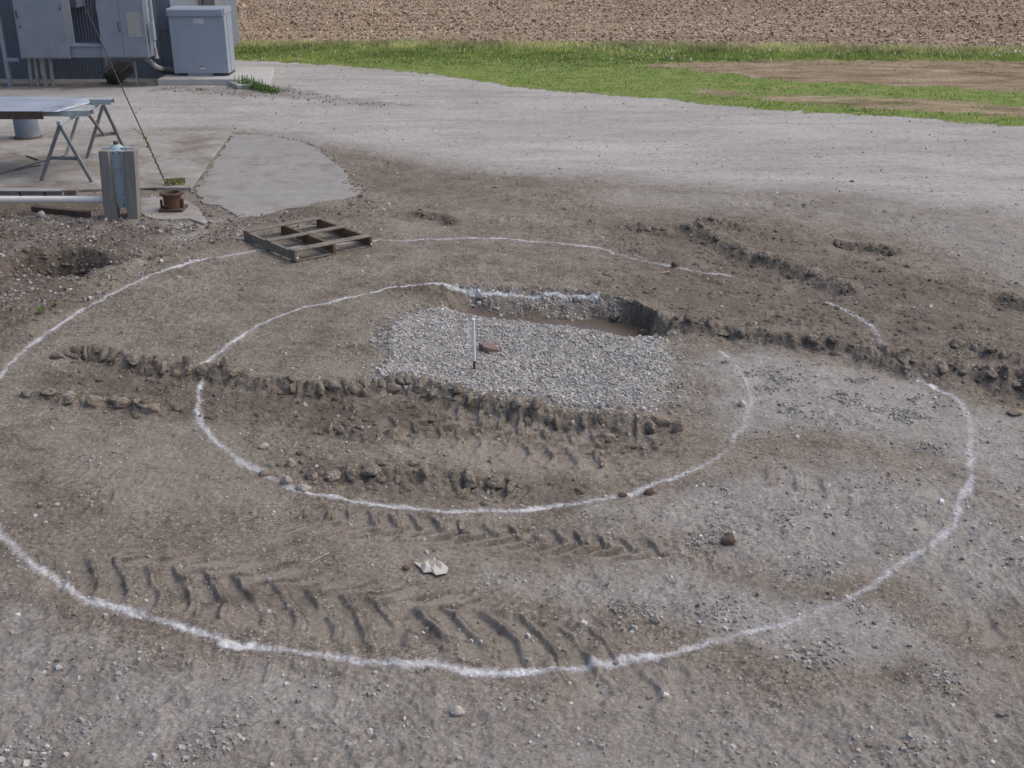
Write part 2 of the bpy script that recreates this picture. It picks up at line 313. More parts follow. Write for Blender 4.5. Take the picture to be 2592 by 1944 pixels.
stony = np.maximum(padm, bgm*.9)
CON = np.zeros(X.shape)

def node_mat(name, build):
    m = bpy.data.materials.new(name); m.use_nodes = True
    n = m.node_tree; bs = n.nodes['Principled BSDF']; build(n, bs); return m
def N(n, t, **kw):
    x = n.nodes.new('ShaderNode'+t)
    for k, v in kw.items():
        if k.startswith('i_'): x.inputs[k[2:].replace('_', ' ')].default_value = v
        else: setattr(x, k, v)
    return x
def noise(n, co, sc, det=4, rough=.6, dist=0):
    x = N(n, 'TexNoise'); x.inputs['Scale'].default_value = sc; x.inputs['Detail'].default_value = det
    x.inputs['Roughness'].default_value = rough; x.inputs['Distortion'].default_value = dist
    n.links.new(co, x.inputs['Vector']); return x.outputs['Fac']
def ramp(n, fac, stops):
    r = N(n, 'ValToRGB'); e = r.color_ramp.elements
    while len(e) < len(stops): e.new(.5)
    for k, (p, c) in enumerate(stops):
        e[k].position = p; e[k].color = (*c, 1) if len(c) == 3 else c
    n.links.new(fac, r.inputs['Fac']); return r.outputs['Color']
def mix(n, fac, a, b, mode='MIX'):
    x = N(n, 'Mix', data_type='RGBA', blend_type=mode)
    for s, v in ((0, fac), (6, a), (7, b)):
        if isinstance(v, (int, float)): x.inputs[s].default_value = v
        elif isinstance(v, tuple): x.inputs[s].default_value = (*v, 1)
        else: n.links.new(v, x.inputs[s])
    return x.outputs[2]
def mth(n, op, a, b=0., clamp=False):
    x = N(n, 'Math', operation=op, use_clamp=clamp)
    for s, v in ((0, a), (1, b)):
        if isinstance(v, (int, float)): x.inputs[s].default_value = v
        else: n.links.new(v, x.inputs[s])
    return x.outputs[0]
def attr(n, name, out='Fac'):
    a = N(n, 'Attribute', attribute_name=name); return a.outputs[out]
def bump(n, bs, h, strength=.5, dist=.01, prev=None):
    b = N(n, 'Bump'); b.inputs['Strength'].default_value = strength; b.inputs['Distance'].default_value = dist
    n.links.new(h, b.inputs['Height'])
    if prev is not None: n.links.new(prev, b.inputs['Normal'])
    n.links.new(b.outputs[0], bs.inputs['Normal']); return b.outputs[0]
def vor(n, co, sc, feat='F1', out='Color'):
    v = N(n, 'TexVoronoi', feature=feat); v.inputs['Scale'].default_value = sc; n.links.new(co, v.inputs['Vector']); return v.outputs[out]

def ground_nodes(n, bs):
    co = N(n, 'TexCoord').outputs['Object']
    big = noise(n, co, .55, 5, .6); mid = noise(n, co, 3.5, 6, .65, .4); fine = noise(n, co, 26, 5, .7); grit = noise(n, co, 110, 3, .7)
    dirt = ramp(n, mid, [(.25, (.106, .091, .074)), (.5, (.167, .146, .121)), (.75, (.226, .202, .171))])
    dirt = mix(n, mth(n, 'MULTIPLY', big, .30), dirt, (.170, .143, .115))
    dirt = mix(n, mth(n, 'MULTIPLY', attr(n, 'pale'), .62, True), dirt, (.262, .236, .206))
    dirt = mix(n, .75, dirt, ramp(n, fine, [(.30, (.45, .45, .45)), (.5, (1, 1, 1)), (.70, (1.5, 1.48, 1.45))]), 'MULTIPLY')
    v8 = vor(n, co, 85); s8 = N(n, 'SeparateColor'); n.links.new(v8, s8.inputs[0])
    dirt = mix(n, .8, dirt, ramp(n, s8.outputs[0], [(0., (.70, .69, .68)), (.6, (1, 1, 1)), (1., (1.45, 1.44, 1.42))]), 'MULTIPLY')
    mp = N(n, 'Mapping'); mp.inputs['Scale'].default_value = (1, 1.25, 1); n.links.new(co, mp.inputs[0])
    sc1 = noise(n, mp.outputs[0], 5.5, 8, .72, .6)
    dirt = mix(n, .8, dirt, ramp(n, sc1, [(.34, (.52, .49, .47)), (.46, (.92, .91, .90)), (.62, (1.08, 1.08, 1.08))]), 'MULTIPLY')
    # speckle of tiny stones
    vc = vor(n, co, 42); sep = N(n, 'SeparateColor'); n.links.new(vc, sep.inputs[0])
    vd = vor(n, co, 42, 'F1', 'Distance')
    dot = mth(n, 'MULTIPLY', mth(n, 'LESS_THAN', vd, .38), mth(n, 'GREATER_THAN', sep.outputs[0], .80))
    dirt = mix(n, mth(n, 'MULTIPLY', dot, mth(n, 'MULTIPLY', sep.outputs[1], .65)), dirt, (.48, .45, .42))
    dk = mth(n, 'MULTIPLY', mth(n, 'LESS_THAN', vd, .30), mth(n, 'LESS_THAN', sep.outputs[0], .07))
    dirt = mix(n, mth(n, 'MULTIPLY', dk, .6), dirt, (.06, .048, .04))
    dirt = mix(n, mth(n, 'MULTIPLY', attr(n, 'clay'), .72, True), dirt, mix(n, fine, (.215, .188, .158), (.285, .256, .222)))
    # drying cracks
    mw = N(n, 'Mapping'); n.links.new(co, mw.inputs[0]); ve = N(n, 'TexVoronoi', feature='DISTANCE_TO_EDGE'); ve.inputs['Scale'].default_value = 8
    wv = N(n, 'VectorMath', operation='ADD'); nn = N(n, 'TexNoise'); nn.inputs['Scale'].default_value = 9; nn.inputs['Detail'].default_value = 3; n.links.new(co, nn.inputs['Vector'])
    vs_ = N(n, 'VectorMath', operation='SCALE'); vs_.inputs['Scale'].default_value = .16; n.links.new(nn.outputs['Color'], vs_.inputs[0]); n.links.new(vs_.outputs[0], wv.inputs[0]); n.links.new(co, wv.inputs[1]); n.links.new(wv.outputs[0], ve.inputs['Vector'])
    ck = mth(n, 'MULTIPLY', mth(n, 'LESS_THAN', ve.outputs['Distance'], .022), mth(n, 'MULTIPLY', mth(n, 'SUBTRACT', noise(n, co, 2.2, 4, .6), .50), 9, True))
    dirt = mix(n, mth(n, 'MULTIPLY', ck, .7), dirt, (.05, .04, .032))
    # crushed limestone
    vg = vor(n, co, 64); sg = N(n, 'SeparateColor'); n.links.new(vg, sg.inputs[0])
    gcol = ramp(n, sg.outputs[0], [(.0, (.19, .18, .17)), (.35, (.29, .283, .275)), (.75, (.375, .37, .36)), (1., (.52, .51, .50))])
    gcol = mix(n, .45, gcol, (.315, .312, .305))
    gcol = mix(n, .6, gcol, ramp(n, mid, [(.3, (.82, .81, .80)), (.7, (1.15, 1.15, 1.15))]), 'MULTIPLY')
    gcol = mix(n, .5, gcol, ramp(n, noise(n, co, 9, 4, .7), [(.35, (.78, .77, .76)), (.6, (1.1, 1.1, 1.1))]), 'MULTIPLY')
    ms = N(n, 'Mapping'); ms.inputs['Scale'].default_value = (.22, 1.0, 1); ms.inputs['Rotation'].default_value = (0, 0, .12); n.links.new(co, ms.inputs[0])
    trk = noise(n, ms.outputs[0], 1.5, 6, .65, .5)
    gcol = mix(n, mth(n, 'MULTIPLY', attr(n, 'dusty'), .65), gcol, ramp(n, trk, [(.32, (.32, .314, .305)), (.5, (.42, .413, .402)), (.68, (.51, .503, .49))]))
    gcol = mix(n, mth(n, 'MULTIPLY', attr(n, 'dusty'), .7), gcol, ramp(n, noise(n, co, 14, 5, .8), [(.3, (.72, .72, .72)), (.5, (1, 1, 1)), (.7, (1.2, 1.2, 1.2))]), 'MULTIPLY')
    gm = mth(n, 'ADD', attr(n, 'gravel'), mth(n, 'MULTIPLY', mth(n, 'SUBTRACT', noise(n, co, 6, 6, .7), .5), 1.1), True)
    gm = mth(n, 'MULTIPLY', gm, mth(n, 'MINIMUM', mth(n, 'MULTIPLY', attr(n, 'gravel'), 3.), 1.), True)
    col = mix(n, gm, dirt, gcol)
    wt = mth(n, 'ADD', attr(n, 'wet_shade'), mth(n, 'MULTIPLY', mth(n, 'SUBTRACT', noise(n, co, 8, 4, .7), .5), .5), True)
    wt = mth(n, 'MULTIPLY', wt, mth(n, 'MINIMUM', mth(n, 'MULTIPLY', attr(n, 'wet_shade'), 4.), 1.), True)
    col = mix(n, mth(n, 'MULTIPLY', wt, .85), col, mix(n, fine, (.066, .053, .043), (.142, .118, .097)))  # damp soil and painted shade share this darkening
    n.links.new(col, bs.inputs['Base Color']); bs.inputs['Roughness'].default_value = .95
    bs.inputs['Specular IOR Level'].default_value = .2
    b1 = bump(n, bs, mth(n, 'MULTIPLY', fine, mth(n, 'SUBTRACT', 1.0, mth(n, 'MULTIPLY', attr(n, 'clay'), .7))), .8, .016)
    b2 = bump(n, bs, grit, .6, .005, b1)
    bump(n, bs, vd, -.35, .006, b2)
M_GROUND = node_mat('packed_dirt', ground_nodes)
def verge_nodes(n, bs):
    co = N(n, 'TexCoord').outputs['Object']
    mq = N(n, 'Mapping'); mq.inputs['Scale'].default_value = (.5, 1.3, 1); n.links.new(co, mq.inputs[0]); a = noise(n, mq.outputs[0], 1.1, 8, .72, .5); f = noise(n, co, 14, 5, .7)
    soil = ramp(n, a, [(.36, (.12, .083, .060)), (.45, (.23, .165, .120)), (.55, (.30, .225, .165)), (.66, (.44, .36, .28))])
    soil = mix(n, .7, soil, ramp(n, f, [(.3, (.6, .6, .6)), (.7, (1.3, 1.3, 1.3))]), 'MULTIPLY')
    gr = ramp(n, f, [(.3, (.10, .16, .040)), (.7, (.20, .27, .075))])
    gr = mix(n, mth(n, 'MULTIPLY', mth(n, 'SUBTRACT', noise(n, co, 1.7, 6, .75), .46), 5, True), gr, (.27, .28, .11))
    col = mix(n, attr(n, 'green'), soil, gr)
    n.links.new(col, bs.inputs['Base Color']); bs.inputs['Roughness'].default_value = 1
    bs.inputs['Specular IOR Level'].default_value = .1
    bump(n, bs, f, .8, .03)
M_VERGE = node_mat('verge_soil', verge_nodes)
def field_nodes(n, bs):
    co = N(n, 'TexCoord').outputs['Object']
    v = vor(n, co, 16); s = N(n, 'SeparateColor'); n.links.new(v, s.inputs[0])
    col = ramp(n, s.outputs[0], [(.0, (.12, .088, .068)), (.3, (.25, .19, .14)), (.65, (.36, .28, .20)), (1., (.48, .39, .285))])
    col = mix(n, .5, col, ramp(n, noise(n, co, .25, 5, .6), [(.3, (.31, .25, .195)), (.7, (.44, .34, .25))]))
    mp = N(n, 'Mapping'); mp.inputs['Scale'].default_value = (.06, .8, 1); n.links.new(co, mp.inputs[0])
    col = mix(n, .9, col, ramp(n, noise(n, mp.outputs[0], 1.2, 6, .7, .4), [(.36, (.62, .60, .58)), (.52, (1, 1, 1)), (.68, (1.2, 1.18, 1.15))]), 'MULTIPLY')
    n.links.new(col, bs.inputs['Base Color']); bs.inputs['Roughness'].default_value = 1
    bs.inputs['Specular IOR Level'].default_value = .1
    bump(n, bs, noise(n, co, 7, 5, .8), 1, .06)
M_FIELD = node_mat('tilled_soil', field_nodes)

# ---- split the sheet into the named surfaces ---------------------
idx = np.arange(NX*NY).reshape(NY, NX)
Q = np.stack([idx[:-1, :-1], idx[:-1, 1:], idx[1:, 1:], idx[1:, :-1]], -1).reshape(-1, 4)
def make_mesh(name, co, quads, attrs=None, mat=None, smooth=True, loops=4):
    me = bpy.data.meshes.new(name); nv = len(co); nf = len(quads)
    me.vertices.add(nv); me.vertices.foreach_set('co', np.ascontiguousarray(co, dtype=np.float32).ravel())
    me.loops.add(nf*loops); me.loops.foreach_set('vertex_index', np.ascontiguousarray(quads, dtype=np.int32).ravel())
    me.polygons.add(nf); me.polygons.foreach_set('loop_start', np.arange(nf, dtype=np.int32)*loops)
    me.polygons.foreach_set('loop_total', np.full(nf, loops, dtype=np.int32))
    me.polygons.foreach_set('use_smooth', np.full(nf, smooth))
    me.update(calc_edges=True)
    for k, v in (attrs or {}).items():
        if v.ndim == 1:
            a = me.attributes.new(k, 'FLOAT', 'POINT'); a.data.foreach_set('value', v.astype(np.float32))
        else:
            a = me.attributes.new(k, 'FLOAT_COLOR', 'POINT'); a.data.foreach_set('color', np.ascontiguousarray(v, dtype=np.float32).ravel())
    o = bpy.data.objects.new(name, me); C.objects.link(o)
    if mat: me.materials.append(mat)
    return o
def sub(name, fm, mat, attrs, dz=0.):
    q = Q[fm]; u, inv = np.unique(q, return_inverse=True); inv = inv.reshape(q.shape)
    co = np.stack([X[u], Y[u], Z[u]+dz], 1)
    return make_mesh(name, co, inv, {k: v[u] for k, v in attrs.items()}, mat)
def kind(o, k, label=None, cat=None):
    o['kind'] = k
    if label: o['label'] = label
    if cat: o['category'] = cat
    return o
# green cover on the verge
BARE = [GP([(1370,140),(1480,134),(1700,130),(1960,130),(2212,132),(2600,132),(2600,200),(2212,198),(2050,190),(1900,183),(1750,178),(1600,165),(1480,152)]),
        GP([(1640,208),(1760,202),(1900,208),(2100,220),(2212,228),(2600,240),(2600,256),(2212,254),(2000,244),(1880,236),(1760,226),(1660,216)]),
        GP([(1480,190),(1560,192),(1640,202),(1560,206),(1490,198)])]
bare = np.zeros(X.shape)
vi = np.nonzero(z_verge | (np.abs(Y-yv) < 2))[0]
for k, P in enumerate(BARE):
    bare[vi] = np.maximum(bare[vi], ss(polysd(X[vi], Y[vi], P)+.7*fbm(X[vi], Y[vi], 1.2, 4, 600+k)+.45*fbm(X[vi], Y[vi]*1.6, .35, 3, 610+k), -.25, .30)*(.9 if k < 1 else .8))
green = 1-bare
fz, vz, rz = z_field[Q[:, 0]], z_verge[Q[:, 0]], z_road[Q[:, 0]]
GA = {'clay': CLAY, 'dusty': road_soft, 'gravel': grav, 'wet_shade': wet_shade, 'pale': pale}
# pad faces are their own surface
pz = (padsd[Q[:, 0]] > .0) & ~fz & ~vz
o = kind(sub('ground', ~(fz | vz | rz | pz), M_GROUND, GA), 'structure')
o = kind(sub('gravel_road', rz, M_GROUND, GA), 'structure')
o = kind(sub('verge', vz, M_VERGE, {'green': green}), 'structure')
o = kind(sub('field', fz, M_FIELD, {'green': green}), 'structure')
GA2 = {'clay': CLAY*0, 'dusty': road_soft*0, 'gravel': np.maximum(grav, .95*padm), 'wet_shade': wet_shade*.2, 'pale': pale}
o = kind(sub('gravel_pad', pz, M_GROUND, GA2), 'structure')

def zat(x, y):
    """height of the sheet at a point"""
    j = np.clip(np.searchsorted(ys, y)-1, 0, NY-2); s = x/(y+1.95)
    i = np.clip(np.searchsorted(ss_all, s)-1, 0, NX-2)
    fy = (y-ys[j])/(ys[j+1]-ys[j]); fx = (s-ss_all[i])/(ss_all[i+1]-ss_all[i])
    z = Z.reshape(NY, NX)
    return float((z[j, i]*(1-fx)+z[j, i+1]*fx)*(1-fy)+(z[j+1, i]*(1-fx)+z[j+1, i+1]*fx)*fy)

# ------------------------------------------------------------------ white marking lines
OUT1 = [(-60,900),(-20,840),(0,812),(25,782),(50,757),(100,718),(160,680),(205,652),(265,622),(340,590),(430,562),(480,553),(552,541),(620,535),(700,529),(810,523),(920,519),(1000,516),(1100,518),(1200,525),(1290,537),(1335,550),(1370,560),(1440,575),(1500,587),(1580,597)]
OUT2 = [(1785,648),(1850,685),(1880,705),(1905,745),(1925,752)]
OUT3 = [(1985,815),(2020,830),(2050,850),(2080,872),(2090,900),(2093,930),(2097,970),(2095,1000),(2094,1040),(2082,1080),(2068,1110),(2060,1140),(2030,1168),(2010,1185),(1955,1220),(1900,1253),(1850,1283),(1800,1313),(1750,1332),(1700,1347),(1600,1373),(1500,1398),(1400,1421),(1330,1433),(1260,1441),(1180,1448),(1090,1452),(1020,1450),(960,1445),(900,1440),(850,1434),(780,1430),(720,1423),(660,1416),(600,1406),(560,1396),(520,1389),(470,1380),(430,1370),(360,1350),(300,1330),(250,1314),(200,1295),(165,1280),(130,1260),(95,1237),(60,1208),(30,1180),(0,1147),(-30,1110),(-70,1040)]
IN1 = [(1290,640),(1230,634),(1160,630),(1100,626),(1040,623),(980,617),(930,614),(860,622),(800,634),(740,646),(700,655),(660,662),(640,672),(615,680),(590,691),(560,704),(530,725),(505,740),(480,757),(460,775),(440,797),(432,812),(432,850),(426,885),(432,905),(448,930),(468,955),(490,975),(520,996),(560,1018),(590,1035),(620,1050),(655,1062),(690,1072),(720,1078),(760,1087),(800,1094),(850,1099),(900,1103),(950,1106),(1000,1107),(1050,1107),(1100,1104),(1150,1100),(1200,1095),(1250,1089),(1300,1080),(1340,1068),(1380,1056),(1430,1038),(1470,1024),(1520,1006),(1550,988),(1575,968),(1590,940),(1607,918),(1618,888),(1622,865),(1618,838),(1602,808),(1585,785),(1556,758)]
def line_nodes(n, bs):
    co = N(n, 'TexCoord').outputs['Object']
    f = noise(n, co, 30, 5, .75); g = noise(n, co, 4, 4, .6); l = attr(n, 'paint')
    a = mth(n, 'ADD', mth(n, 'MULTIPLY', l, 1.5), mth(n, 'MULTIPLY', mth(n, 'SUBTRACT', f, .5), 2.2))
    a = mth(n, 'ADD', a, mth(n, 'MULTIPLY', mth(n, 'SUBTRACT', g, .5), .8))
    a = mth(n, 'MULTIPLY', mth(n, 'SUBTRACT', a, .36), .95, True)
    a = mth(n, 'MULTIPLY', a, mth(n, 'MULTIPLY', l, 2.2, True), True)
    bs.inputs['Base Color'].default_value = (.66, .67, .70, 1); bs.inputs['Roughness'].default_value = .9
    n.links.new(mth(n, 'MULTIPLY', a, .80), bs.inputs['Alpha']); bump(n, bs, f, .6, .01)
M_LINE = node_mat('white_marking_paint', line_nodes)
paint_all = np.zeros(X.shape)
def ov(P, a, b): return P[max(a-1, 0):b+1]
def marking(segs, hw, label, seed):
    pm = np.zeros(X.shape)
    for D, amt in segs:
        pts = GP(D); I = near(X, Y, pts, .3); x = X[I]+.05*fbm(X[I], Y[I], .35, 4, seed); y = Y[I]+.06*fbm(X[I], Y[I], .4, 4, seed+1)
        t, d, L = polyline(x, y, pts)
        wv = hw*(1+.45*fbm(t, t*0+3, .45, 2, seed+2))
        e = ss(t, -.10, .02)*ss(L-t, -.10, .02)
        pm[I] = np.maximum(pm[I], amt*(.72+.55*fbm(t, t*0+9, .6, 3, seed+3))*e*np.exp(-(np.abs(d)/wv)**1.7))
    pm = np.clip(pm*(1-.25*np.clip(wet_shade, 0, 1)), 0, 1)
    pm[PITW > .75] = 0
    np.maximum(paint_all, pm, out=paint_all)
    fm = (pm[Q].max(1) > .03)
    o = sub('painted_circle', fm, M_LINE, {'paint': pm}, .0035)
    o['label'] = label; o['category'] = 'ground marking'; o['group'] = 'white circles sprayed on the ground'
marking([(OUT1[:22], .95), (OUT1[19:], .95), (OUT2, 1.), (OUT3[:16], .86), (OUT3[12:30], .80), ([(2003,822),(2022,832)], 1.4), (OUT3[27:], .97), ([(1000,1451),(1060,1453),(1120,1452),(1160,1449)], 1.3), ([(1140,1450),(1230,1444),(1315,1435)], 1.05), ([(380,576),(430,562),(480,553),(555,541)], 1.05), ([(1300,1437),(1360,1428),(1420,1418)], 1.15), ([(478,1386),(520,1393),(545,1392)], 1.5)], .054, 'large outer white sprayed ring passing under the wooden pallet', 700)
marking([(IN1[:9], 1.4), (IN1[:16], .92), (IN1[11:52], .97), (IN1[49:62], .72), (IN1[57:], .74)], .046, 'smaller inner white sprayed ring around the gravel pad', 720)
# where a paint blob was sprayed thick
# ------------------------------------------------------------------ loose stones and clods (uncountable)
cube = np.array([(-1,-1,-1),(1,-1,-1),(1,1,-1),(-1,1,-1),(-1,-1,1),(1,-1,1),(1,1,1),(-1,1,1)], float)*.5
cubf = np.array([(0,3,2,1),(4,5,6,7),(0,1,5,4),(1,2,6,5),(2,3,7,6),(3,0,4,7)])
cellA = np.zeros((NY, NX)); dxs = np.gradient(ss_all)[None, :]*(ys[:, None]+1.95); cellA = (dxs*np.gradient(ys)[:, None]).ravel()
inframe = (np.abs(X/(Y+1.95)) < .47) & (Y > 4.6) & (Y < 75)
def stones(name, dens, size, sig, mat, label, tint, flat=.65, sink=.25, maxn=60000, sigt=.22, cat='gravel', mx=3.):
    p = dens*cellA*inframe; tot = p.sum()
    if tot > maxn: p = p*maxn/tot; tot = maxn
    n = int(tot); pick = RNG.choice(len(p), n, p=p/p.sum())
    x = X[pick] + (RNG.random(n)-.5)*np.sqrt(cellA[pick])*1.2; y = Y[pick]+(RNG.random(n)-.5)*np.sqrt(cellA[pick])*1.2
    z = Z[pick]
    s = size*np.exp(np.clip(RNG.normal(0, sig, n), -2, 2)); s = np.minimum(s, size*mx)
    v = cube[None]*(1+.45*(RNG.random((n, 8, 3))-.5))
    top = v[:, :, 2] > 0
    v[:, :, :2] *= np.where(top, .72, 1.)[:, :, None]
    v = v*np.stack([s*(.8+.6*RNG.random(n)), s*(.7+.4*RNG.random(n)), s*flat*(.7+.5*RNG.random(n))], 1)[:, None, :]
    tl = (RNG.random((n, 2))-.5)*.9
    a = RNG.random(n)*6.283; ca, sa = np.cos(a)[:, None], np.sin(a)[:, None]
    zz = v[:, :, 2]+v[:, :, 0]*tl[:, :1]+v[:, :, 1]*tl[:, 1:]
    xx = v[:, :, 0]*ca-v[:, :, 1]*sa+x[:, None]; yy = v[:, :, 0]*sa+v[:, :, 1]*ca+y[:, None]
    zz = zz+(z+s*flat*(.5-sink))[:, None]
    co = np.stack([xx, yy, zz], -1).reshape(-1, 3)
    f = (cubf[None]+(np.arange(n)*8)[:, None, None]).reshape(-1, 4)
    t = np.clip(np.exp(RNG.normal(0, sigt, n)), .45, 1.9)[:, None]*(np.array(tint)[None] if np.ndim(tint[0]) == 0 else np.array(tint)[RNG.integers(0, len(tint), n)])
    pw = paint_all[pick][:, None]; pw = np.clip(pw*1.3-.2, 0, .9)*(RNG.random((n, 1)) < .8)
    t = t*(1-pw)+np.array([[.70, .71, .74]])*pw
    colr = np.repeat(np.concatenate([np.clip(t, 0, .9), np.ones((n, 1))], 1), 8, 0)
    o = make_mesh(name, co, f, {'tint': colr}, mat, smooth=False)
    kind(o, 'stuff', label, cat); return o
def tint_nodes(n, bs):
    co = N(n, 'TexCoord').outputs['Object']; f = noise(n, co, 90, 3, .6)
    c = mix(n, .5, attr(n, 'tint', 'Color'), ramp(n, f, [(.3, (.7, .7, .7)), (.7, (1.25, 1.25, 1.25))]), 'MULTIPLY')
    n.links.new(c, bs.inputs['Base Color']); bs.inputs['Roughness'].default_value = .95
    bs.inputs['Specular IOR Level'].default_value = .25
M_TINT = node_mat('loose_stone', tint_nodes)
clump = ss(fbm(X, Y, .5, 4, 800), -.05, .45)
yard = (~z_verge) & (~z_field)
d_pad = 2600*padm*yard
stones('pad_gravel', np.maximum(2.4*(d_pad*(.25+.75*ss(fbm(X, Y, .45, 4, 821), -.42, -.12)) + 900*np.exp(-np.clip(-padsd, 0, 9)/.10)*(padsd > -8)*(padsd <= 0)*yard)*(.45+.75*np.clip(.5+fbm(X, Y, .7, 3, 820)*1.5, 0, 1)), 1700*bgm), .0138, .5, M_TINT, 'pale crushed stones of the gravel pad around the white stake', [(.40,.392,.378),(.37,.362,.35),(.44,.432,.42),(.345,.33,.315),(.31,.285,.26)], sigt=.12, maxn=75000, cat='gravel')
d_loose = yard*(1-padm)*(grav*np.where(Y > 16, .25, 1.)*(40+800*clump**1.5) + 30 + 60*clump)*(1-.5*road_soft)*np.clip(9/np.maximum(Y, 5), .3, 1.3)
stones('loose_gravel', d_loose, .015, .42, M_TINT, 'small grey stones scattered across the dirt yard', [(.34,.33,.32),(.27,.255,.24),(.42,.41,.40),(.24,.20,.17)], maxn=60000, cat='gravel', sink=.35)
PN = np.maximum.reduce([patch(D_, .18, 1, 830+i, nz=.5) for i, D_ in enumerate([
    [(-60,1430),(200,1420),(420,1500),(640,1560),(640,1659),(-60,1700)], [(860,1470),(1000,1500),(1000,1600),(880,1600)],
    [(-60,1320),(50,1330),(110,1400),(60,1480),(-80,1560)], [(280,1540),(400,1490),(520,1480),(570,1560),(480,1659),(200,1690)], [(690,1480),(800,1475),(900,1530),(860,1590),(740,1570)],
    [(0,1560),(150,1580),(200,1659),(-50,1700)], [(1640,1370),(1800,1350),(1980,1390),(2080,1470),(1960,1480),(1780,1440)], [(1090,1270),(1250,1250),(1420,1290),(1560,1340),(1500,1350),(1300,1320)],
    [(1380,1120),(1600,1150),(1760,1190),(1740,1230),(1500,1190)], [(500,1390),(560,1400),(600,1440),(540,1430)], [(1620,800),(1800,790),(1960,850),(2100,920),(1950,960),(1700,900)]])])
stones('patch_gravel', yard*PN*2600*clump*(.5+.5*ss(Y, 6, 7)), .0125, .5, M_TINT, 'drifts of grey crushed stone lying on the dirt', [(.30,.292,.285),(.25,.24,.232),(.36,.352,.345),(.22,.205,.19)], maxn=34000, cat='gravel', sink=.3, sigt=.15)
d_clod = yard*(1-padm)*ss(wet_shade, .28, .6)*wet_shade*(60+600*clump**1.5)*(Y < 26)

def lumps(name, dens, size, sig, label, mat, maxn, sink=.35, nt=8, mx=2.6):
    p = dens*cellA*inframe; n = int(min(p.sum(), maxn)); pick = RNG.choice(len(p), n, p=p/p.sum())
    tv = []; 
    for k in range(nt):
        bm = bmesh.new(); bmesh.ops.create_icosphere(bm, subdivisions=2, radius=.5)
        for v in bm.verts: v.co *= 1+.42*mnoise.fractal(v.co*2.6+Vector((k*3.1, 5, 0)), 1., 2., 3)
        tv.append(np.array([v.co[:] for v in bm.verts])); tf = np.array([[v.index for v in f.verts] for f in bm.faces]); bm.free()
    tv = np.array(tv); V = tv[RNG.integers(0, nt, n)]; m_ = V.shape[1]
    s = np.minimum(size*np.exp(RNG.normal(0, sig, n)), size*mx)
    V = V*np.stack([s*RNG.uniform(.8, 1.4, n), s*RNG.uniform(.7, 1.1, n), s*RNG.uniform(.45, .9, n)], 1)[:, None, :]
    a = RNG.random(n)*6.283; ca, sa = np.cos(a)[:, None], np.sin(a)[:, None]
    xx = V[:, :, 0]*ca-V[:, :, 1]*sa+X[pick][:, None]; yy = V[:, :, 0]*sa+V[:, :, 1]*ca+Y[pick][:, None]; zz = V[:, :, 2]+(Z[pick]+s*(.3-sink))[:, None]
    co = np.stack([xx, yy, zz], -1).reshape(-1, 3); f = (tf[None]+(np.arange(n)*m_)[:, None, None]).reshape(-1, 3)
    o = make_mesh(name, co, f, {'gravel': np.zeros(n*m_), 'wet_shade': np.repeat(np.clip(wet_shade[pick]*.7+RNG.normal(0, .08, n), 0, 1), m_), 'pale': np.repeat(RNG.random(n), m_)}, mat, smooth=True, loops=3)
    kind(o, 'stuff', label, 'mud'); return o
wz = np.clip(wet_shade, 0, 1)*yard*(1-padm)*(PITW < .5)*(Y < 22)
slope = np.abs(np.gradient(Z.reshape(NY, NX), axis=0).ravel()/np.gradient(ys).repeat(NX))
lumps('mud_lumps', ss(Y, 7.4, 8.6)*(wz*np.clip(slope*2.0, 0, 1)*150 + wz*(slope > .25)*50) + wz*2.5*ss(Y, 8, 9.5), .038, .5, 'broken lumps of mud along the rut edges', M_GROUND, 5200)
lumps('mud_crumbs', d_clod, .019, .5, 'small dark crumbs of broken mud scattered around the ruts', M_GROUND, 15000, sink=.3)
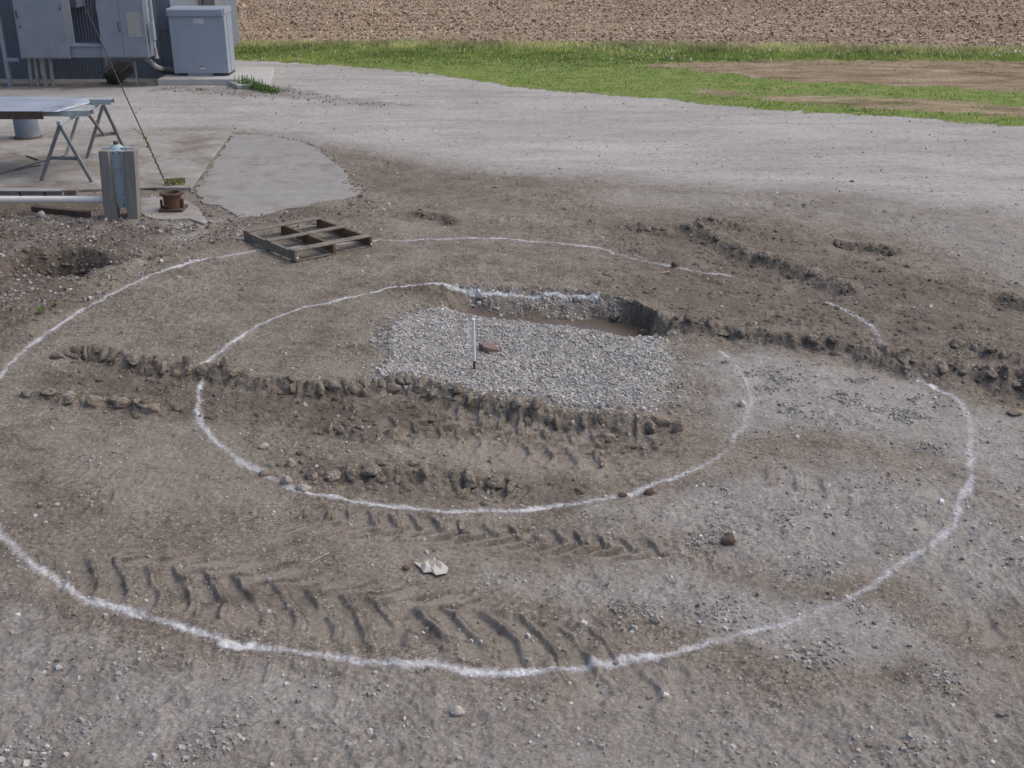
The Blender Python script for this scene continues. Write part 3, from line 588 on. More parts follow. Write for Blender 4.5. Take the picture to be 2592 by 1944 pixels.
# pressed pillows of mud along the rut walls, one group of stuff
bm = bmesh.new(); bmesh.ops.create_icosphere(bm, subdivisions=4, radius=.5); tf = np.array([[v.index for v in f.verts] for f in bm.faces]); b0 = [v.co.copy() for v in bm.verts]; bm.free()
pv, pf_, pw_, pp_ = [], [], [], []; rp = random.Random(21)
for pts, sp, rib, wam, sd in SCARPS:
    if rib < .012: continue
    seg = [math.hypot(pts[i+1][0]-pts[i][0], pts[i+1][1]-pts[i][1]) for i in range(len(pts)-1)]; Lt = sum(seg); t = .12
    while t < Lt-.12:
        u = t; i = 0
        while u > seg[i]: u -= seg[i]; i += 1
        ax, ay = pts[i]; bx, by = pts[i+1]; dx, dy = (bx-ax)/seg[i], (by-ay)/seg[i]; lx_, ly_ = -dy, dx
        t += sp*rp.uniform(.75, 1.35)
        if abs(ax) > 8 or rp.random() < .42: continue
        off = rp.uniform(-.12, -.02); cx0 = ax+dx*u+lx_*off; cy0 = ay+dy*u+ly_*off
        ln = rp.uniform(.09, .19)*(.7+.6*min(rib/.03, 1.2)); wd = sp*rp.choice([.30, .4, .5, .62, .8])*rp.uniform(.85, 1.1); hk = rp.uniform(.05, .10)*(.6+.6*min(rib/.03, 1)); sk = rp.uniform(-.1, .6); tilt = rp.uniform(-.1, .45)
        X_ = Vector((-lx_+dx*sk, -ly_+dy*sk, -tilt)).normalized(); Z_ = Vector((0, 0, 1)); Y_ = Z_.cross(X_).normalized(); Z_ = X_.cross(Y_)
        z0_ = zat(cx0, cy0); k0 = len(pv); of = Vector((rp.uniform(0, 99), 0, 0))
        for c_ in b0:
            q_ = c_*(1+.30*mnoise.fractal(c_*2.2+of, 1., 2., 2)+.10*mnoise.fractal(c_*7+of, 1., 2., 2))
            bend = .25*(q_.x)**2
            pv.append(Vector((cx0, cy0, z0_+hk*.02))+X_*(q_.x*ln)+Y_*((q_.y+bend)*wd)+Z_*(q_.z*hk))
        pf_.append(tf+k0); pw_ += [rp.uniform(.0, .35)*wam]*len(b0); pp_ += [rp.uniform(.3, 1)]*len(b0)
kk = len(pv); o = make_mesh('pressed_mud', np.array([v[:] for v in pv]), np.concatenate(pf_), {'dusty': np.zeros(kk), 'gravel': np.zeros(kk), 'wet_shade': np.array(pw_), 'pale': np.array(pp_)}, M_GROUND, smooth=True, loops=3)
kind(o, 'stuff', 'rounded tyre pressed pillows of mud along the rut walls', 'mud')
P = patch([(-300,470),(300,470),(480,480),(560,470),(780,440),(760,425),(820,440),(560,520),(420,530),(200,650),(-300,760)], .3, 1, 810)
P2 = patch([(330,188),(600,188),(720,210),(850,226),(820,232),(640,215),(330,200)], .2, 1, 811)
es = np.zeros(X.shape)
for D_ in ([(503,291),(560,294),(600,298),(645,305),(690,325),(735,365),(752,398),(780,408),(770,424),(735,432),(700,436),(640,451),(555,468),(520,470),(470,445),(428,420),(424,408),(450,370)], [(296,432),(330,428),(400,434),(428,452),(446,478),(440,487),(410,476),(350,478),(315,470),(300,452)]):
    P_ = GP(D_); I = near(X, Y, P_, .5); es[I] = np.maximum(es[I], np.exp(-(np.abs(polysd(X[I], Y[I], P_)+.03)/.10)**2))
stones('spoil_gravel', yard*(P*520+P2*240+es*420)*(.3+clump), .019, .5, M_TINT, 'mixed stones in the dark spoil beside the hole and slab', [(.30,.29,.28),(.18,.15,.13),(.13,.10,.085),(.36,.35,.34),(.15,.12,.10)], maxn=22000, sink=.3)
# tilled field: clods and straw
fd = z_field*1.0*np.where(Y < 75, 1, 0)
stones('field_clods', fd*(150), .040, .55, M_TINT, 'clods and stalk pieces turned up in the tilled field', [(.44,.345,.24),(.35,.27,.19),(.15,.112,.085),(.52,.42,.30),(.28,.21,.155),(.40,.31,.22)], maxn=110000, flat=.6, sink=.2, sigt=.2, cat='field clods')

# ------------------------------------------------------------------ grass
def leaf_nodes(n, bs):
    c = attr(n, 'tint', 'Color'); n.links.new(c, bs.inputs['Base Color']); bs.inputs['Roughness'].default_value = .8
    bs.inputs['Specular IOR Level'].default_value = .1
    tr = N(n, 'BsdfTranslucent'); n.links.new(c, tr.inputs[0]); mx = N(n, 'MixShader'); mx.inputs[0].default_value = .45
    n.links.new(bs.outputs[0], mx.inputs[1]); n.links.new(tr.outputs[0], mx.inputs[2])
    n.links.new(mx.outputs[0], n.nodes['Material Output'].inputs[0])
M_LEAF = node_mat('grass_blade', leaf_nodes)
def blades(name, dens, hgt, wid, label, cols, maxn, lean=.5, cat='grass', hvar=None):
    p = dens*cellA*inframe; tot = min(p.sum(), maxn); n = int(tot); pick = RNG.choice(len(p), n, p=p/p.sum())
    sp = np.sqrt(cellA[pick])
    x = X[pick]+(RNG.random(n)-.5)*sp*2; y = Y[pick]+(RNG.random(n)-.5)*sp*2; z = Z[pick]-.01
    h = hgt*(.5+RNG.random(n))*(hvar[pick] if hvar is not None else 1); w_ = wid*(.6+.8*RNG.random(n)); a = RNG.random(n)*6.283
    lx_, ly_ = (RNG.normal(0, lean, (2, n)))*h
    dx, dy = np.cos(a)*w_/2, np.sin(a)*w_/2
    co = np.stack([np.stack([x-dx, y-dy, z], 1), np.stack([x+dx, y+dy, z], 1), np.stack([x+lx_*.45+dx*.7, y+ly_*.45+dy*.7, z+h*.62], 1), np.stack([x+lx_, y+ly_, z+h], 1)], 1).reshape(-1, 3)
    f = np.arange(n*4).reshape(n, 4)
    t = np.array(cols)[RNG.integers(0, len(cols), n)]*np.exp(RNG.normal(0, .22, n))[:, None]
    pt = fbm(X[pick], Y[pick], 2.5, 3, 901)[:, None]
    p2 = fbm(X[pick], Y[pick]*1.8, .8, 3, 902)[:, None]; t = t*(1+.6*pt+.6*p2)+np.clip(pt+p2*.6, 0, 1)*np.array([[.12, .06, .02]])
    colr = np.repeat(np.concatenate([np.clip(t, .005, .9), np.ones((n, 1))], 1), 4, 0)
    o = make_mesh(name, co, f, {'tint': colr}, M_LEAF, smooth=False); kind(o, 'stuff', label, cat); return o
lush = ss(Y-yf, -7.5, -2.5)
gm_ = z_verge*np.clip(green*1.15-.15+.22*(fbm(X, Y, .5, 4, 907) > .22)+.35*fbm(X, Y, .6, 4, 905), 0, 1)*(.35+.9*np.clip(.6+fbm(X, Y, .8, 4, 906), 0, 1))
edgeg = np.exp(-((Y-yv-.8)/.7)**2)*ss(X, 3, 8)
blades('grass', gm_*(190+260*lush), .050, .026, 'green mown grass growing on the verge beside the gravel road', [(.155,.255,.060),(.20,.30,.078),(.27,.33,.12),(.13,.22,.052),(.27,.30,.12)], 130000, hvar=.7+.7*lush+.5*edgeg)
top = np.exp(-((Y-yf+.4)/1.0)**2)*(~z_field)
blades('dry_grass', top*330+z_verge*green*lush*14, .15, .022, 'straw coloured tall grass along the edge of the field', [(.46,.44,.24),(.36,.42,.16),(.55,.51,.32)], 30000, lean=.35, cat='grass')
# seed heads
dd = gm_*(lush*1.6)*ss(fbm(X, Y, 2.5, 3, 910), -.1, .4)*2
stones('seed_heads', dd, .036, .25, M_TINT, 'white dandelion seed heads dotted in the green grass', [(.6,.6,.56),(.7,.7,.66)], maxn=1400, flat=.9, sink=-1.6, sigt=.1, cat='seed heads')

# ================================================================== OBJECTS
class MB:
    def __init__(s): s.v = []; s.f = []
    def add(s, vs, fs):
        k = len(s.v); s.v += [tuple(p) for p in vs]; s.f += [tuple(i+k for i in f) for f in fs]; return s
    def hexa(s, p):     # 8 points, bottom loop then top loop
        return s.add(p, [(0,3,2,1),(4,5,6,7),(0,1,5,4),(1,2,6,5),(2,3,7,6),(3,0,4,7)])
    def box(s, x0, x1, y0, y1, z0, z1):
        return s.hexa([(x0,y0,z0),(x1,y0,z0),(x1,y1,z0),(x0,y1,z0),(x0,y0,z1),(x1,y0,z1),(x1,y1,z1),(x0,y1,z1)])
    def bar(s, a, b, w, h, up=(0,0,1)):
        a = Vector(a); b = Vector(b); d = (b-a).normalized(); u = Vector(up); r = d.cross(u)
        if r.length < 1e-3: r = d.cross(Vector((0,1,0)))
        r.normalize(); u = r.cross(d).normalized(); r *= w/2; u *= h/2
        return s.hexa([a-r-u, a+r-u, b+r-u, b-r-u, a-r+u, a+r+u, b+r+u, b-r+u])
    def angle(s, a, b, w, t, up=(0,0,1), side=1):     # L profile
        a = Vector(a); b = Vector(b); d = (b-a).normalized(); r = d.cross(Vector(up)).normalized(); u = r.cross(d).normalized()
        s.bar(a+r*side*w/2, b+r*side*w/2, w, t, up); s.bar(a-u*w/2, b-u*w/2, t, w-t*1.02, up); return s
    def tube(s, pts, r, n=12, cap=True):
        pts = [Vector(p) for p in pts]; rings = []; prev = None
        for i, p in enumerate(pts):
            d = (pts[min(i+1, len(pts)-1)]-pts[max(i-1, 0)]).normalized()
            u = prev-d*prev.dot(d) if prev else d.orthogonal()
            u.normalize(); prev = u; v = d.cross(u); rr = r[i] if isinstance(r, (list, tuple)) else r
            rings.append([p+(u*math.cos(k*2*math.pi/n)+v*math.sin(k*2*math.pi/n))*rr for k in range(n)])
        vs = [q for ring in rings for q in ring]; fs = []
        for i in range(len(pts)-1):
            for k in range(n): fs.append((i*n+k, i*n+(k+1) % n, (i+1)*n+(k+1) % n, (i+1)*n+k))
        if cap: fs += [tuple(range(n-1, -1, -1)), tuple((len(pts)-1)*n+k for k in range(n))]
        return s.add(vs, fs)
    def lathe(s, c, prof, n=28):         # (radius, z) profile about a vertical axis
        vs = []; fs = []
        for r_, z in prof:
            vs += [(c[0]+r_*math.cos(k*2*math.pi/n), c[1]+r_*math.sin(k*2*math.pi/n), c[2]+z) for k in range(n)]
        for i in range(len(prof)-1):
            for k in range(n): fs.append((i*n+k, i*n+(k+1) % n, (i+1)*n+(k+1) % n, (i+1)*n+k))
        return s.add(vs, fs)
    def build(s, name, mat, parent=None, bev=0., smooth=False, jit=0.):
        me = bpy.data.meshes.new(name); vs = s.v
        if jit: vs = [tuple(c+random.uniform(-jit, jit) for c in v) for v in vs]
        inv = parent.matrix_basis.inverted() if parent else None
        if parent and parent.parent: inv = inv @ parent.parent.matrix_basis.inverted()
        if inv is not None: vs = [inv @ Vector(v) for v in vs]
        me.from_pydata(vs, [], s.f)
        bm = bmesh.new(); bm.from_mesh(me); bmesh.ops.recalc_face_normals(bm, faces=bm.faces); bm.to_mesh(me); bm.free()
        o = bpy.data.objects.new(name, me); C.objects.link(o); me.materials.append(mat)
        if parent: o.parent = parent
        if smooth:
            me.shade_smooth()
            try: me.set_sharp_from_angle(angle=R(35))
            except Exception: pass
        if bev:
            b = o.modifiers.new('bevel', 'BEVEL'); b.width = bev; b.segments = 2; b.limit_method = 'ANGLE'; b.angle_limit = R(40)
        return o
def thing(name, label, cat, loc, group=None):
    o = bpy.data.objects.new(name, None); C.objects.link(o); o.location = loc; o.empty_display_size = .2
    o['label'] = label; o['category'] = cat
    if group: o['group'] = group
    bpy.context.view_layer.update()
    return o
def tag(o, label, cat, group=None):
    o['label'] = label; o['category'] = cat
    if group: o['group'] = group
    return o

def simple(name, c1, c2, sc=8, rough=.6, metal=0, bmp=.2, stain=None, sst=.5, c3=None, stretch=None):
    def b(n, bs):
        co = N(n, 'TexCoord').outputs['Object']
        if stretch:
            mp = N(n, 'Mapping'); mp.inputs['Scale'].default_value = stretch; n.links.new(co, mp.inputs[0]); cs = mp.outputs[0]
        else: cs = co
        f = noise(n, cs, sc, 6, .65, .3)
        col = ramp(n, f, [(.3, c1), (.7, c2)])
        if stain:
            g = noise(n, co, sc*.45, 6, .7)
            col = mix(n, mth(n, 'MULTIPLY', mth(n, 'SUBTRACT', g, .62-.2*sst), 6, True), col, stain)
        n.links.new(col, bs.inputs['Base Color']); bs.inputs['Roughness'].default_value = rough
        bs.inputs['Metallic'].default_value = metal; bs.inputs['Specular IOR Level'].default_value = .35
        bump(n, bs, noise(n, cs, sc*4, 5, .7), bmp, .006)
    return node_mat(name, b)
M_CAB = simple('grey_enamel', (.205,.240,.295), (.255,.290,.345), 2.2, .5, bmp=.05, stain=(.175,.185,.20), sst=.35)
M_CAB2 = simple('pale_blue_grey_enamel', (.255,.305,.375), (.29,.34,.41), 2, .45, bmp=.04)
M_WALL = simple('corrugated_steel', (.125,.150,.195), (.165,.190,.235), 2.5, .5, bmp=.05, stretch=(1,1,.3))
M_WALL2 = simple('flat_blue_steel', (.15,.175,.225), (.185,.21,.26), 2, .5, bmp=.05, stretch=(1,1,.3))
M_DARKM = simple('dark_steel', (.05,.05,.055), (.09,.09,.095), 9, .6)
M_PIPEG = simple('grey_conduit', (.22,.22,.23), (.33,.33,.34), 7, .5, stain=(.15,.12,.10), sst=.3)
M_TAPE = simple('dull_aluminium', (.30,.30,.295), (.36,.355,.35), 12, .5)
M_CONC = simple('weathered_concrete', (.225,.215,.200), (.345,.335,.315), 2.6, .95, bmp=.8, stain=(.175,.150,.125), sst=.75)
M_CONC2 = simple('grey_concrete', (.225,.22,.21), (.305,.30,.288), 3.0, .95, bmp=.8, stain=(.19,.172,.15), sst=.55)
M_CONC3 = simple('clean_concrete', (.36,.355,.34), (.44,.435,.42), 2.4, .95, bmp=.3)
M_WOODG = simple('weathered_wood', (.115,.10,.085), (.25,.225,.195), 5, .9, bmp=.6, stretch=(1,1,1))
def wood(name, c1, c2, ax):
    st_ = [9, 9, 9]; st_[ax] = .6
    return simple(name, c1, c2, 3, .9, bmp=.7, stretch=tuple(st_))
M_POST = wood('treated_post_wood', (.155,.152,.145), (.255,.25,.24), 2)
M_PLANK = simple('grey_pallet_board', (.12,.104,.088), (.25,.222,.188), 9, .9, bmp=.8)
M_STRING = simple('brown_pallet_runner', (.085,.060,.042), (.20,.135,.085), 8, .9, bmp=.8)
M_RUST = simple('rusty_steel', (.085,.045,.028), (.19,.090,.048), 14, .9, bmp=.6, stain=(.07,.045,.035), sst=.5)
M_RUSTD = simple('dark_rust', (.055,.040,.034), (.12,.085,.068), 18, .9, bmp=.6)
M_BLUEM = simple('worn_blue_grey_paint', (.13,.16,.20), (.21,.25,.31), 6, .5, bmp=.15, stain=(.16,.12,.095), sst=.35)
M_CHAN = simple('pale_blue_channel_paint', (.28,.33,.36), (.42,.47,.50), 5, .45, bmp=.1, stain=(.22,.13,.07), sst=.25)
M_SHEET = simple('shiny_sheet_metal', (.30,.36,.44), (.52,.58,.66), 1.6, .38, metal=.25, bmp=.1, stain=(.22,.21,.26), sst=.25, stretch=(.7,3,1))
M_LEGS = simple('worn_grey_legs', (.12,.13,.145), (.22,.235,.25), 8, .6, stain=(.13,.09,.06), sst=.3)
M_WPIPE = simple('white_pvc', (.60,.60,.58), (.70,.70,.68), 3, .45, bmp=.05, stain=(.42,.40,.37), sst=.15)
M_HOUS = simple('pale_blue_housing', (.29,.36,.41), (.36,.43,.48), 4, .5, bmp=.08, stain=(.24,.25,.26), sst=.2)
M_YEL = simple('yellow_paint_worn', (.22,.20,.07), (.32,.29,.11), 20, .6, stain=(.07,.065,.06), sst=.9)
M_CABLE = simple('black_cable', (.02,.02,.022), (.045,.045,.05), 30, .6)
M_WHITE = simple('white_plastic', (.70,.71,.72), (.80,.81,.82), 10, .5, bmp=.05)
M_ROCKR = simple('red_brown_stone', (.145,.098,.092), (.215,.150,.142), 9, .85, bmp=.6)
M_ROCKG = simple('pale_stone', (.34,.32,.29), (.46,.43,.40), 9, .9, bmp=.6)
M_CLOD = simple('dry_mud_clod', (.17,.135,.105), (.28,.232,.188), 7, .95, bmp=.8)
M_CLODD = simple('dark_mud_clod', (.085,.062,.046), (.16,.122,.095), 9, .95, bmp=.9)
M_CLODP = simple('pale_mud_clod', (.29,.26,.225), (.40,.365,.325), 7, .95, bmp=.8)
M_RAG = simple('dusty_white_plastic_film', (.42,.39,.345), (.56,.53,.48), 12, .7, bmp=.4)
M_STRAW = simple('dry_straw', (.36,.31,.23), (.46,.40,.30), 14, .9)
M_BLACK = simple('black_opening', (.006,.006,.006), (.012,.011,.010), 6, 1.)
M_LABEL = simple('pale_label', (.50,.51,.52), (.60,.61,.62), 5, .6)
M_CHUTE = simple('dark_rubber', (.028,.024,.022), (.055,.048,.044), 6, .8)

# ---- puddle ----
def pud(n, bs):
    co = N(n, 'TexCoord').outputs['Object']; f = noise(n, co, 3, 3, .5)
    n.links.new(ramp(n, f, [(.3, (.105,.080,.062)), (.7, (.135,.106,.084))]), bs.inputs['Base Color'])
    bs.inputs['Roughness'].default_value = .22; bs.inputs['Specular IOR Level'].default_value = .35
    bump(n, bs, noise(n, co, 14, 2, .5), .05, .01)
M_PUD = node_mat('muddy_water', pud)
P = [Vector((a, b)) for a, b in FLOOR]; cx_ = sum(p.x for p in P)/len(P); cy_ = sum(p.y for p in P)/len(P)
mb = MB(); mb.add([(cx_, cy_, ZW-.010)]+[(cx_+(p.x-cx_)*1.10, cy_+(p.y-cy_)*1.25, ZW-.010) for p in P], [(0, i+1, (i+1) % len(P)+1) for i in range(len(P))])
o = mb.build('water', M_PUD); o['kind'] = 'structure'

# ---- concrete slabs (flat yard paving) ----
def slab(name, D, top, thick, mat, z=0., wob=.0, sub_=14, dome=0.):
    P = GP(D, z); pts = []
    for i in range(len(P)):
        a = P[i]; b = P[(i+1) % len(P)]; L_ = math.hypot(b[0]-a[0], b[1]-a[1]); m = max(1, int(L_*sub_/2) if wob else 1)
        for k in range(m):
            f = k/m; x = a[0]+(b[0]-a[0])*f; y = a[1]+(b[1]-a[1])*f
            if wob: x += random.uniform(-wob, wob); y += random.uniform(-wob, wob)
            pts.append((x, y))
    bm = bmesh.new(); bv = [bm.verts.new((x, y, top-thick)) for x, y in pts]; tv = [bm.verts.new((x+random.uniform(-1, 1)*wob*.3, y, top)) for x, y in pts]; n_ = len(pts)
    bm.faces.new(tv)
    for i in range(n_): bm.faces.new((bv[i], bv[(i+1) % n_], tv[(i+1) % n_], tv[i]))
    bmesh.ops.recalc_face_normals(bm, faces=bm.faces)
    me = bpy.data.meshes.new(name); bm.to_mesh(me); bm.free(); o = bpy.data.objects.new(name, me); C.objects.link(o); me.materials.append(mat)
    b = o.modifiers.new('bevel', 'BEVEL'); b.width = .012; b.segments = 2
    return o
o = slab('concrete_slab', [(-900,288),(0,286),(60,300),(250,290),(360,288),(501,287),(413,411),(330,410),(200,414),(0,420),(-900,430)], .045, .26, M_CONC); o['kind'] = 'structure'
o = slab('concrete_slab', [(503,291),(560,294),(600,298),(645,305),(690,325),(712,345),(735,365),(752,380),(752,398),(780,408),(770,424),(735,432),(700,436),(640,451),(600,456),(555,468),(520,470),(500,455),(470,445),(440,440),(428,420),(424,408),(450,370)], .018, .25, M_CONC2, wob=.045); o['kind'] = 'structure'
o = slab('concrete_slab', [(296,432),(330,428),(400,434),(428,452),(446,478),(440,487),(410,476),(350,478),(315,470),(300,452)], .03, .2, M_CONC, wob=.02); o['kind'] = 'structure'

# ---- building ----
YB = 32.4
def zx(px, py, Yp): a = at(px, py, Yp); return a[0], a[2]
def c1(x, y): return x*.31646, y*.31646           # crop 1 to photo pixels
BT = 8.6
bld = thing('steel_building', 'tall blue grey steel building with corrugated wall standing behind the raised cabinets', 'building', (at(200,215,YB)[0], YB, 0))
xl = -26.; xr = at(*c1(1378, 300), YB)[0]
x_c0 = at(*c1(560, 0), YB)[0]-3; x_c1 = at(*c1(838, 500), YB)[0]
# corrugated panel: real ribs
mb = MB(); xx = xl; vs = []; k = 0
while xx < x_c1: vs.append((xx, YB-(.022 if k % 4 in (1, 2) else 0))); xx += .021; k += 1
n_ = len(vs); mb.add([(a, b, -.1) for a, b in vs]+[(a, b, BT) for a, b in vs], [(i, i+1, n_+i+1, n_+i) for i in range(n_-1)])
mb.build('corrugated_wall', M_WALL, bld)
mb = MB(); mb.box(x_c1+.01, xr, YB+.15, YB+8, -.1, BT); mb.box(xl, x_c1+.009, YB+.16, YB+8, -.1, BT); mb.build('wall', M_WALL2, bld, bev=.01)
mb = MB(); mb.box(x_c1-.02, x_c1+.05, YB-.05, YB+.14, -.1, BT); mb.build('corner_trim', M_CAB, bld, bev=.004)
mb = MB(); mb.box(xl-.3, xr+.3, YB-.4, YB+8.3, BT, BT+.18); mb.build('roof', M_CAB, bld, bev=.01)
xb = at(*c1(1250, 300), YB)[0]
mb = MB(); mb.box(xb-.02, xb+.025, YB+.10, YB+.149, -.1, BT); mb.build('wall_seam', M_CAB, bld)
for i in range(2):
    p = at(*c1(1295+36*i, 247), YB+.14); mb = MB(); mb.tube([(p[0], p[1], p[2]), (p[0], p[1]-.03, p[2])], .022, 8); mb.build('bolt', M_DARKM, bld)
x0, z0 = zx(*c1(835, 640), YB-.05); x1, z1 = zx(*c1(885, 535), YB-.05)
mb = MB(); mb.box(x0+.05, x1+.05, YB-.02, YB+.12, max(z0, .1)+.15, z1); mb.build('junction_box', M_PIPEG, bld, bev=.01)

# chute under the cabinets
ch = thing('chute', 'dark slanted rubber lined chute under the two door cabinet', 'chute', (*gf(*c1(860, 690))[:2], 0))
p0 = Vector(gf(*c1(880, 680))[:2]+(.12,)); p1 = Vector(at(*c1(1015, 530), YB-.55))
mb = MB(); mb.bar(p0+Vector((0,.1,0)), p1, .42, .30); mb.build('trough', M_CHUTE, ch, bev=.02)
mb = MB(); mb.bar(p0+Vector((-.25,.0,.17)), p1+Vector((-.25,0,.17)), .03, .05); mb.bar(p0+Vector((.27,.0,.17)), p1+Vector((.27,0,.17)), .03, .05); mb.build('rim', M_DARKM, ch)

# ---- raised electrical cabinets ----
YC = 30.9
def cab(name, label, qa, qb, top, depth, mat, Yc=YC):
    """front from crop-1 pixel qa (left bottom) to qb (right bottom)"""
    x0, z0 = zx(*c1(*qa), Yc); x1, _ = zx(*c1(*qb), Yc)
    t = thing(name, label, 'cabinet', ((x0+x1)/2, Yc+depth/2, z0))
    mb = MB(); mb.box(x0, x1, Yc, Yc+depth, z0, top); mb.build('body', mat, t, bev=.012)
    return t, x0, x1, z0
t, x0, x1, z0 = cab('electrical_cabinet', 'large single door grey cabinet with scattered rust chips, left of the corrugated recess', (168, 470), (560, 465), 3.25, .55, M_CAB)
mb = MB(); mb.box(x0+.03, x1-.03, YC-.022, YC-.001, z0+.04, 3.2); d = mb.build('door', M_CAB, t, bev=.006)
for (a, b) in ((478, 70), (160, 215), (470, 300), (490, 330), (385, 322), (222, 378), (310, 375), (160, 135)):
    p = at(*c1(a, b), YC-.024); s_ = .016 if (a, b) not in ((478, 70), (160, 215)) else .035
    mb = MB(); mb.hexa([(p[0]-s_*.6, p[1]-.004, p[2]-s_), (p[0]+s_*.5, p[1]-.004, p[2]-s_*.8), (p[0]+s_*.5, p[1]+.001, p[2]-s_*.8), (p[0]-s_*.6, p[1]+.001, p[2]-s_), (p[0]-s_*.2, p[1]-.004, p[2]+s_), (p[0]+s_*.8, p[1]-.004, p[2]+s_*.9), (p[0]+s_*.8, p[1]+.001, p[2]+s_*.9), (p[0]-s_*.2, p[1]+.001, p[2]+s_)])
    mb.build('rust_chip' , M_RUSTD, d)
cabAx1 = x1
for zz in (1.25, 2.05, 2.85):
    MB().tube([(x1-.022, YC-.030, zz-.05), (x1-.022, YC-.030, zz+.05)], .014, 8).build('hinge', M_PIPEG, t, smooth=True)
MB().box(x0+.06, x0+.10, YC-.05, YC-.023, 1.75, 1.93).build('latch', M_DARKM, d, bev=.005)
MB().box(x0-.02, x1+.02, YC-.03, YC+.56, 3.251, 3.29).build('drip_cap', M_CAB2, t, bev=.005)
t, x0, x1, z0 = cab('electrical_cabinet', 'tall two door grey cabinet with a dull square plate on its right door', (823, 463), (1195, 460), 3.25, .50, M_CAB)
xm = at(*c1(998, 455), YC)[0]
for a, b in ((x0+.02, xm-.004), (xm+.004, x1-.02)):
    mb = MB(); mb.box(a, b, YC-.022, YC-.001, z0+.03, 3.2); d = mb.build('door', M_CAB, t, bev=.005)
    if b < x1-.1:
        p = at(*c1(945, 175), YC-.03); q = at(*c1(958, 250), YC-.03)
        mb = MB(); mb.tube([(p[0], YC-.02, p[2]), (p[0], YC-.07, p[2]-.02), (q[0], YC-.07, q[2]+.02), (q[0], YC-.02, q[2])], .014, 8); mb.build('handle', M_DARKM, d)
    else:
        p = at(*c1(998, 95), YC-.03); q = at(*c1(1135, 298), YC-.03)
        mb = MB(); mb.box(p[0]+.02, q[0], YC-.032, YC-.023, q[2], p[2]); mb.build('plate', M_TAPE, d, bev=.003)
        p = at(*c1(1080, 270), YC-.034); mb = MB(); mb.tube([(p[0], YC-.033, p[2]), (p[0], YC-.045, p[2])], .03, 10); mb.build('lock', M_PIPEG, d)
for xh in (x0+.012, x1-.012):
    for zz in (1.2, 2.0, 2.8): MB().tube([(xh, YC-.028, zz-.05), (xh, YC-.028, zz+.05)], .013, 8).build('hinge', M_PIPEG, t, smooth=True)
cabB = (x0, x1, z0)
# sill box in the recess between them
xa, za = zx(*c1(570, 462), YC+.12); xb_, zb = zx(*c1(812, 372), YC+.12)
t = thing('sill_box', 'low grey metal box bridging the gap between the two cabinets', 'box', ((xa+xb_)/2, YC+.3, za))
mb = MB(); mb.box(cabAx1+.01, cabB[0]-.01, YC+.12, YC+.45, za, zb); mb.build('body', M_CAB, t, bev=.01)
mb = MB(); mb.box(cabAx1+.01, cabB[0]-.01, YC+.08, YC+.47, zb+.002, zb+.05); mb.build('lid', M_CAB2, t, bev=.008)
# box high in the recess
p = at(*c1(545, 0), YC+.9); q = at(*c1(628, 60), YC+.9)
t = tag(MB().box(p[0], q[0], YC+.8, YC+1.45, q[2], q[2]+1.1).build('junction_box', M_WALL2, bev=.01), 'small dark grey box high in the corrugated recess', 'box')
# channel framing at far left
x0, z0 = zx(*c1(35, 460), YC+.1); x1, z1 = zx(*c1(165, 505), YC+.1)
t = thing('cabinet_frame', 'grey angle steel frame holding up the left end of the cabinets', 'frame', (x0, YC+.2, 0))
MB().box(x0-.02, x0+.07, YC+.05, YC+.13, .0, 3.3).build('upright', M_CAB, t, bev=.005)
MB().box(x0+.071, cabAx1-1.38, YC+.06, YC+.14, z0-.10, z0-.01).build('cross_rail', M_CAB, t, bev=.005)
xp = at(*c1(70, 600), YC+.2)[0]; MB().box(xp-.03, xp+.04, YC+.2, YC+.27, 0, z0-.11).build('leg', M_PIPEG, t, bev=.005)
xp = at(*c1(1088, 600), YC+.2)[0]; MB().box(xp-.02, xp+.02, YC+.2, YC+.24, 0, z0-.11).build('leg', M_PIPEG, t, bev=.005)
# oval plate on wall far left
p = at(*c1(35, 75), YC+1.2); MB_ = MB(); MB_.tube([(p[0], YB-.03, p[2]), (p[0], YB-.06, p[2])], .09, 16)
# blue posters / panel far left wall
x0, z0 = zx(*c1(0, 450), YC+.5); x1, z1 = zx(*c1(18, 0), YC+.5)
tag(MB().box(x0-1.2, x0+.42*0+x1-x0+x0, YC+.4, YC+1.45, .25, 3.6).build('electrical_cabinet', M_WALL2, bev=.01), 'dark blue grey cabinet cut off by the left edge of the photo', 'cabinet')
# conduits rising from the ground under the first cabinet
zt = at(*c1(300, 478), YC+.25)[2]
for k, (a, b) in enumerate(((222, 255), (268, 310), (322, 368), (388, 430))):
    p = gf(*c1(b, 682)); q = at(*c1(a+12, 485), YC+.3)
    o = MB().tube([(p[0], YC+.28, -.05), (p[0]*.5+q[0]*.5, YC+.28, zt*.5), (q[0]+.02, YC+.28, zt+.08)], .052 if k != 2 else .075, 12).build('conduit_pipe', M_PIPEG, smooth=True)
    tag(o, ['leftmost thin grey conduit rising under the single door cabinet', 'second grey conduit from the left under the cabinets', 'thickest grey conduit rising under the single door cabinet', 'rightmost grey conduit, right of the thickest one'][k], 'pipe', 'conduits rising under the cabinets')
